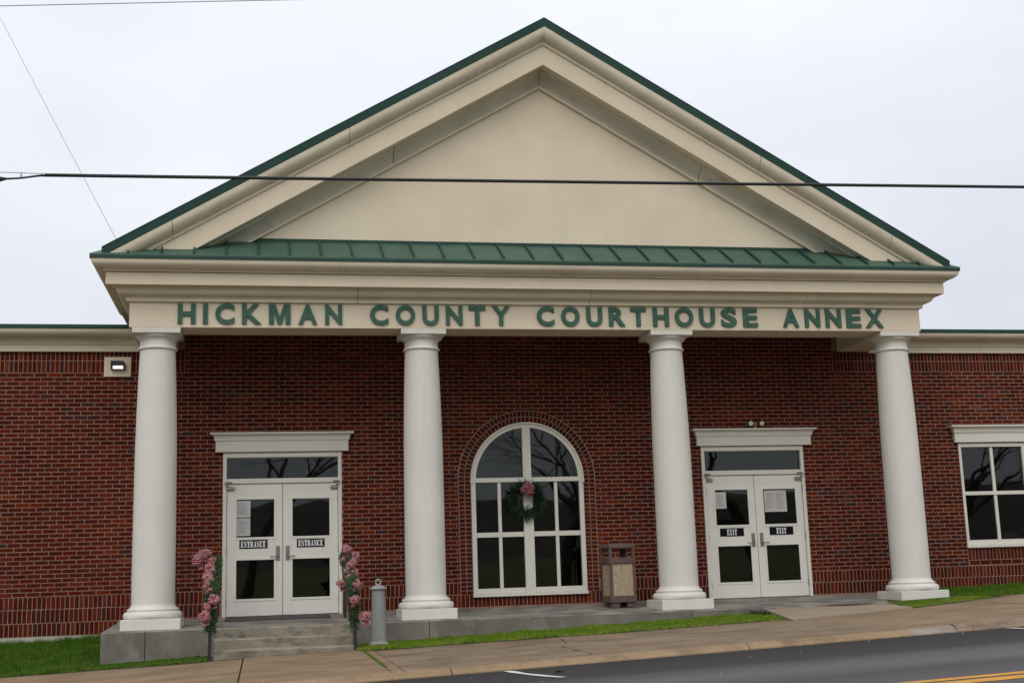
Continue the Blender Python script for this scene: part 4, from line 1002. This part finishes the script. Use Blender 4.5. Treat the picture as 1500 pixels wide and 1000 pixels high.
def rail_and_garland(x, side, tilt, bows, label_r, label_g):
    gz = S(x, -3.05)
    t = thing('handrail', label_r, 'handrail', (x, -3.05, gz), 'black handrails beside the entrance steps')
    mb = MB(); w = .023
    mb.add([(x + a + (0 if z < 0 else tilt), -3.05 + b, (gz - .05) if z < 0 else .36) for z in (-1, 1) for a, b in ((-w, -w), (w, -w), (w, w), (-w, w))], [(0, 1, 5, 4), (1, 2, 6, 5), (2, 3, 7, 6), (3, 0, 4, 7), (4, 5, 6, 7)]); mb.build('front_post', M['black'], t)
    mb = MB(); mb.box(x - w + tilt, x + w + tilt, -.95 - w, -.95 + w, PZ(-.95) - .01, .86); mb.build('rear_post', M['black'], t)
    mb = MB(); mb.tube([(x + tilt, -3.10, .365), (x + tilt, -.93, .875)], .024, 10); mb.build('rail', M['black'], t)
    gname = thing('garland', label_g, 'garland', (x, -3.05, -.05), 'pine garlands with candy-cane ribbon on the handrails')
    path = [Vector((x + tilt * .6, -3.07, -.10)), Vector((x + tilt, -3.09, .12)), Vector((x + tilt, -3.08, .34)), Vector((x + tilt, -2.6, .50)), Vector((x + tilt, -2.1, .63)), Vector((x + tilt, -1.6, .75)), Vector((x + tilt, -1.0, .92))]
    mb = MB()
    for a, b in zip(path, path[1:]):
        n = int((b - a).length / .012)
        for k in range(n):
            p = a.lerp(b, k / n)
            for _ in range(3):
                th = rnd.uniform(0, 6.28); dd = Vector((math.cos(th), rnd.uniform(-.6, .3), math.sin(th) - .1))
                tuft(mb, p + dd * .035, dd, 5, .075, .0075, 0 if rnd.random() < .75 else 1, .6)
    mb.build('pine_branches', [M['needle'], M['needle2']], gname)
    q = [(path[k].lerp(path[k + 1], f) , k) for k in range(1, len(path) - 1) for f in (.5,)]
    bows = list(bows) + [((p.x + side * rnd.uniform(-.04, .06) - (.05 if side < 0 else 0), p.y, p.z + rnd.uniform(-.03, .03)), .07) for p, k in q if p.y < -.9]
    for i, (p, s_) in enumerate(bows): bow('bow', (p[0], p[1] - .115, p[2] + .012), s_ * .84, gname, 6, i * 7 + (3 if side > 0 else 50))
rail_and_garland(-3.19, -1, .02, [((-3.43, -1.55, .88), .125), ((-3.36, -1.5, .97), .10), ((-3.22, -1.7, .86), .09), ((-3.27, -2.05, .67), .085), ((-3.29, -1.35, .99), .10), ((-3.24, -1.9, .74), .11), ((-3.25, -2.2, .61), .10), ((-3.25, -2.5, .49), .09), ((-3.14, -2.98, .31), .105), ((-3.24, -3.15, .09), .105)],
    'black handrail left of the entrance steps, wrapped in garland', 'pine garland with red and white bows left of the entrance steps')
rail_and_garland(-1.185, 1, -.02, [((-1.20, -1.2, .99), .10), ((-1.13, -1.65, .79), .09), ((-1.24, -2.0, .64), .09), ((-1.22, -2.7, .36), .085), ((-1.08, -1.5, .885), .09), ((-1.19, -1.8, .72), .10), ((-1.16, -2.1, .60), .11), ((-1.345, -2.4, .46), .09), ((-1.13, -2.5, .44), .10), ((-1.19, -2.95, .24), .105), ((-1.06, -3.15, .0), .105)],
    'black handrail right of the entrance steps beside the grey post', 'pine garland with red and white bows beside the grey ring-topped post')
wr = thing('wreath', 'green pine wreath with a red bow hanging on the arched window', 'wreath', (1.95, -.08, 1.78))
mb = MB(); wc = Vector((1.945, -.085, 1.775))
for k in range(210):
    a = 2 * math.pi * k / 210; p = wc + Vector((math.cos(a), 0, math.sin(a))) * rnd.uniform(.17, .27)
    for _ in range(2):
        d = Vector((math.cos(a) * rnd.uniform(-.3, 1), -rnd.uniform(.1, .9), math.sin(a) * rnd.uniform(-.3, 1))) + Vector((-math.sin(a), 0, math.cos(a))) * .6
        tuft(mb, p, d, 4, .15, .006, 0, .7)
mb.build('pine_ring', [M['needle2']], wr)
for bx, bz, bs in ((1.945, 2.0, .10), (1.885, 1.97, .075), (2.01, 1.975, .075), (1.955, 1.92, .07)): bow('bow', (bx, -.19, bz), bs, wr, 5, int(bx * 97), [M['red_shade'], M['edge_shade']])

# ------------------------------------------------------------------ overhead lines
def cab(name, label, pts, r, m, seg=8):
    return tag(MB().tube(pts, r, seg).build(name, m), label, 'cable')
def zc(x): return 4.797 + (x + 4.72) * .01630 + .0012 * ((x - 1) ** 2 - 32.7) * .12
t = thing('overhead_cable', 'thick black overhead cable across the pediment, spliced at its left end', 'cable', (0, -8, 4.85))
MB().tube([(x, -8, zc(x)) for x in [-4.74 + .7 * i for i in range(58)]], .0185, 10).build('cable_jacket', M['cable'], t)
MB().tube([(-30, -8, 5.0), (-14, -8, 4.86), (-8, -8, 4.825), (-5.4, -8, 4.817), (-4.7, -8, zc(-4.7) + .014)], .0045, 6).build('messenger_wire', M['wire'], t)
MB().tube([(-4.72, -8, zc(-4.72)), (-4.82, -8, 4.782), (-4.96, -8, 4.757), (-5.08, -8, 4.747), (-5.2, -8, 4.745)], [.013, .011, .010, .011, .013], 10).build('drop_loop', M['cable'], t)
MB().tube([(-5.10, -8, 4.746), (-5.15, -8, 4.742), (-5.2, -8, 4.734), (-6.2, -8, 4.70), (-6.3, -8, 4.70)], [.012, .024, .036, .036, .014], 12).build('splice_sleeve', M['cable'], t)
mb = MB(); mb.box(-4.965, -4.948, -8.012, -7.988, 4.765, 4.822, bev=.002); mb.build('spacer_clip', M['clamp'], t)
mb = MB(); mb.box(-4.745, -4.715, -8.02, -7.98, zc(-4.73) - .004, zc(-4.73) + .018, bev=.003); mb.build('lashing_clamp', M['clamp'], t)
cab('overhead_wire', 'thin grey wire slanting steeply down behind the left end of the roof', [(-7.732 - 2.361 * .8, 4, 11.936 + 4.584 * .8), (-6.6, 4, 9.72), (-5.371, 4, 7.352), (-4.2, 4, 5.1)], .0065, M['wire'], 6)
cab('overhead_wire', 'thin grey wire crossing the top left corner of the sky', [(-20, -6, 6.41), (-5.657, -6, 7.583), (-2.191, -6, 7.867), (14, -6, 9.2)], .0065, M['wire'], 6)

# ------------------------------------------------------------------ grass, leaves, flecks
def grass(name, region, n, hgt, m='blade'):
    rs = np.random.RandomState(len(name) + n); V = []; T = []
    vs = np.zeros((n, 3, 3), dtype=np.float32); k = 0; tn = np.zeros(n, dtype=np.float32)
    while k < n:
        x, y = region(rs)
        if x is None: continue
        cl_ = .5 + .5 * math.sin(x * 9.1 + 2 * math.sin(y * 6.3)) * math.sin(y * 11.7 + 1.7 * math.sin(x * 5.1))
        if y < edge(x) + .22 and rs.rand() < .55 * (1 - cl_): continue
        h_ = hgt(x, y) * rs.uniform(.45, 1.1) * (.65 + .75 * cl_); a = rs.uniform(0, 6.283); w = rs.uniform(.003, .0065); lean = rs.normal(0, .45, 2) * h_
        z = lawn_z(x, y) - .004
        vs[k, 0] = (x - w * math.cos(a), y - w * math.sin(a), z); vs[k, 1] = (x + w * math.cos(a), y + w * math.sin(a), z); vs[k, 2] = (x + lean[0], y + lean[1], z + h_)
        tn[k] = rs.uniform(-.25, .25) + (.40 if rs.rand() < (.36 if y < edge(x) + .35 else .15) else 0); k += 1
    me = bpy.data.meshes.new(name); me.from_pydata(vs.reshape(-1, 3).tolist(), [], np.arange(3 * n).reshape(-1, 3).tolist())
    me.materials.append(M[m]); at = me.attributes.new('tone', 'FLOAT', 'FACE'); at.data.foreach_set('value', tn); me.update()
    return link(name, me, kind='stuff')
def reg(x0, x1, y0f, y1f):
    def f(rs):
        x = rs.uniform(x0, x1); a, b = y0f(x), y1f(x); y = rs.uniform(a, b)
        return x, y
    return f
ed = lambda x: edge(x) + .03 * math.sin(x * 5) + .03 * math.sin(x * 17 + 1) - .03
grass('grass', reg(-9.0, -4.73, ed, lambda x: -.01), 70000, lambda x, y: .05 + .045 * max(0, min(1, (y + 2.2) / 1.6)) + .02 * math.sin(x * 4) * math.sin(y * 5))
grass('grass', reg(-4.73, -3.2, ed, lambda x: -2.31), 9000, lambda x, y: .03)
def walk_left(x): return max(ed(x), -2.3 - (5.2 - x) * 5.5) if x > 4.83 else ed(x)
grass('grass', reg(-1.17, 5.05, walk_left, lambda x: -2.31), 62000, lambda x, y: .030 + .010 * math.sin(x * 6), 'strip_blade')
grass('grass', reg(7.05, 8.8, lambda x: max(ed(x), -2.3 - (x - 7.0) * .0 - 1.5), lambda x: -2.31 if x > 7.28 else -3.1), 12000, lambda x, y: .022, 'strip_blade')
grass('grass', reg(8.8, 15.5, ed, lambda x: -.01), 60000, lambda x, y: .045 + .03 * max(0, min(1, (y + 2.0) / 1.6)))
def leaf(x, y, z, s, label, group):
    mb = MB(); a0 = rnd.uniform(0, 6.28); n = 9; pts = []
    for i in range(n):
        a = 2 * math.pi * i / n; r = s * (1 if i % 2 else .6) * rnd.uniform(.8, 1.1)
        pts.append((r * math.cos(a + a0), r * .8 * math.sin(a + a0), .012 + rnd.uniform(-.004, .02)))
    mb.add([(x + px_, y + py_, z + pz_) for px_, py_, pz_ in pts] + [(x, y, z + .006)], [(i, (i + 1) % n, n) for i in range(n)])
    tag(mb.build('fallen_leaf', M['leaf']), label, 'leaf', group)
leaf(.18, -2.52, S(.18, -2.52) + .03, .09, 'dead brown leaf on the grass against the porch right of the second column', 'dead leaves')
leaf(.60, -7.95, RD(.6) + .003, .085, 'reddish dead leaf on the asphalt beside the curved white mark', 'dead leaves')
leaf(-3.36, -2.5, S(-3.36, -2.5) + .03, .07, 'dead brown leaf on the grass at the foot of the left handrail', 'dead leaves')
leaf(-3.72, -2.42, S(-3.72, -2.42) + .03, .055, 'dead brown leaf lying under the porch edge farther left of the left handrail', 'dead leaves')
fl_ = MB()
for _ in range(45):
    x = rnd.uniform(-4, 8.5); onr = rnd.random() < .55
    y = rnd.uniform(-10.5, -7.2) if onr else rnd.uniform(edge(x), edge(x) + .5) if rnd.random() < .6 else rnd.uniform(-6.8, -4)
    z = (RD(x) if onr else S(x, y)) + (.004 if onr or y < edge(x) else .03); s_ = rnd.uniform(.003, .008)
    fl_.add([(x - s_, y, z), (x + s_, y - s_ * .5, z), (x + s_ * .3, y + s_, z), (x, y, z + s_)], [(0, 1, 3), (1, 2, 3), (2, 0, 3)])
fl_.build('pale_grit', M['fleck'], kind='stuff')
# weeds in the open sidewalk joint
gj = MB()
for k in range(500):
    y = rnd.uniform(-6.2, -3.6); x = -1.08 - .045 * (y + 5) * -.8 * -.5 + rnd.gauss(0, .012); h_ = rnd.uniform(.008, .03); a = rnd.uniform(0, 6.3)
    gj.add([(x - .003, y, S(x, y) - .005), (x + .003, y, S(x, y) - .005), (x + .012 * math.cos(a), y + .012 * math.sin(a), S(x, y) + h_)], [(0, 1, 2)], 0, False, rnd.uniform(0, .4))
gj.build('joint_weeds', M['blade'], tone=True, kind='stuff')

# ------------------------------------------------------------------ bare trees across the street, seen mirrored in the glass
def tree_mesh(seed):
    rr = random.Random(seed); tr = MB(); br = MB()
    def grow(p, d, ln, r, lvl):
        n = 4; pts = [p]; rs = [r]; q = d.copy()
        for i in range(n):
            q = (q + Vector((rr.gauss(0, .16), rr.gauss(0, .16), rr.gauss(0, .10) + (.04 if lvl > 1 else 0)))).normalized(); pts.append(pts[-1] + q * ln / n); rs.append(r * (1 - .45 * (i + 1) / n))
        (tr if lvl == 0 else br).tube(pts, rs, 7 if lvl < 2 else 4 if lvl < 4 else 3, caps=False)
        if lvl >= 6: return
        k = rr.choice((3, 4)) if lvl < 3 else 3 if lvl < 5 else 4
        for i in range(k):
            t_ = 1.0 if i == 0 else rr.uniform(.35, .95); j = min(n - 1, int(t_ * n)); base = pts[j].lerp(pts[j + 1], t_ * n - j)
            ax = Vector((rr.gauss(0, 1), rr.gauss(0, 1), rr.gauss(0, .35))).normalized()
            nd = (q + ax * rr.uniform(.55, 1.0)).normalized()
            grow(base, nd, ln * rr.uniform(.62, .82), rs[j] * rr.uniform(.5, .68), lvl + 1)
    grow(Vector((0, 0, 0)), Vector((0, 0, 1)), 3.2, .19, 0)
    return tr.mesh('trunk', [M['bark']]), br.mesh('branches', [M['bark']])
tm = [tree_mesh(3), tree_mesh(11)]
for i, (x, y, s_, lab) in enumerate(((11.5, -38, 1.7, 'large bare tree across the street facing the arched window'), (15, -47, 1.8, 'bare tree farther back across the street, mirrored in the exit door transom'), (20, -35, 1.5, 'bare tree across the street facing the exit doors'), (35, -43, 1.5, 'bare tree across the street facing the side window'), (-3.5, -40, 1.7, 'bare tree across the street facing the entrance doors'))):
    t = thing('bare_tree', lab, 'tree', (x, y, RD(x) - .14), 'bare trees across the street'); t.rotation_euler = (0, 0, i * 1.3); t.scale = (s_,) * 3
    for nm, me in zip(('trunk', 'branches'), tm[i % 2]):
        o = bpy.data.objects.new(nm, me); COL.objects.link(o); o.parent = t
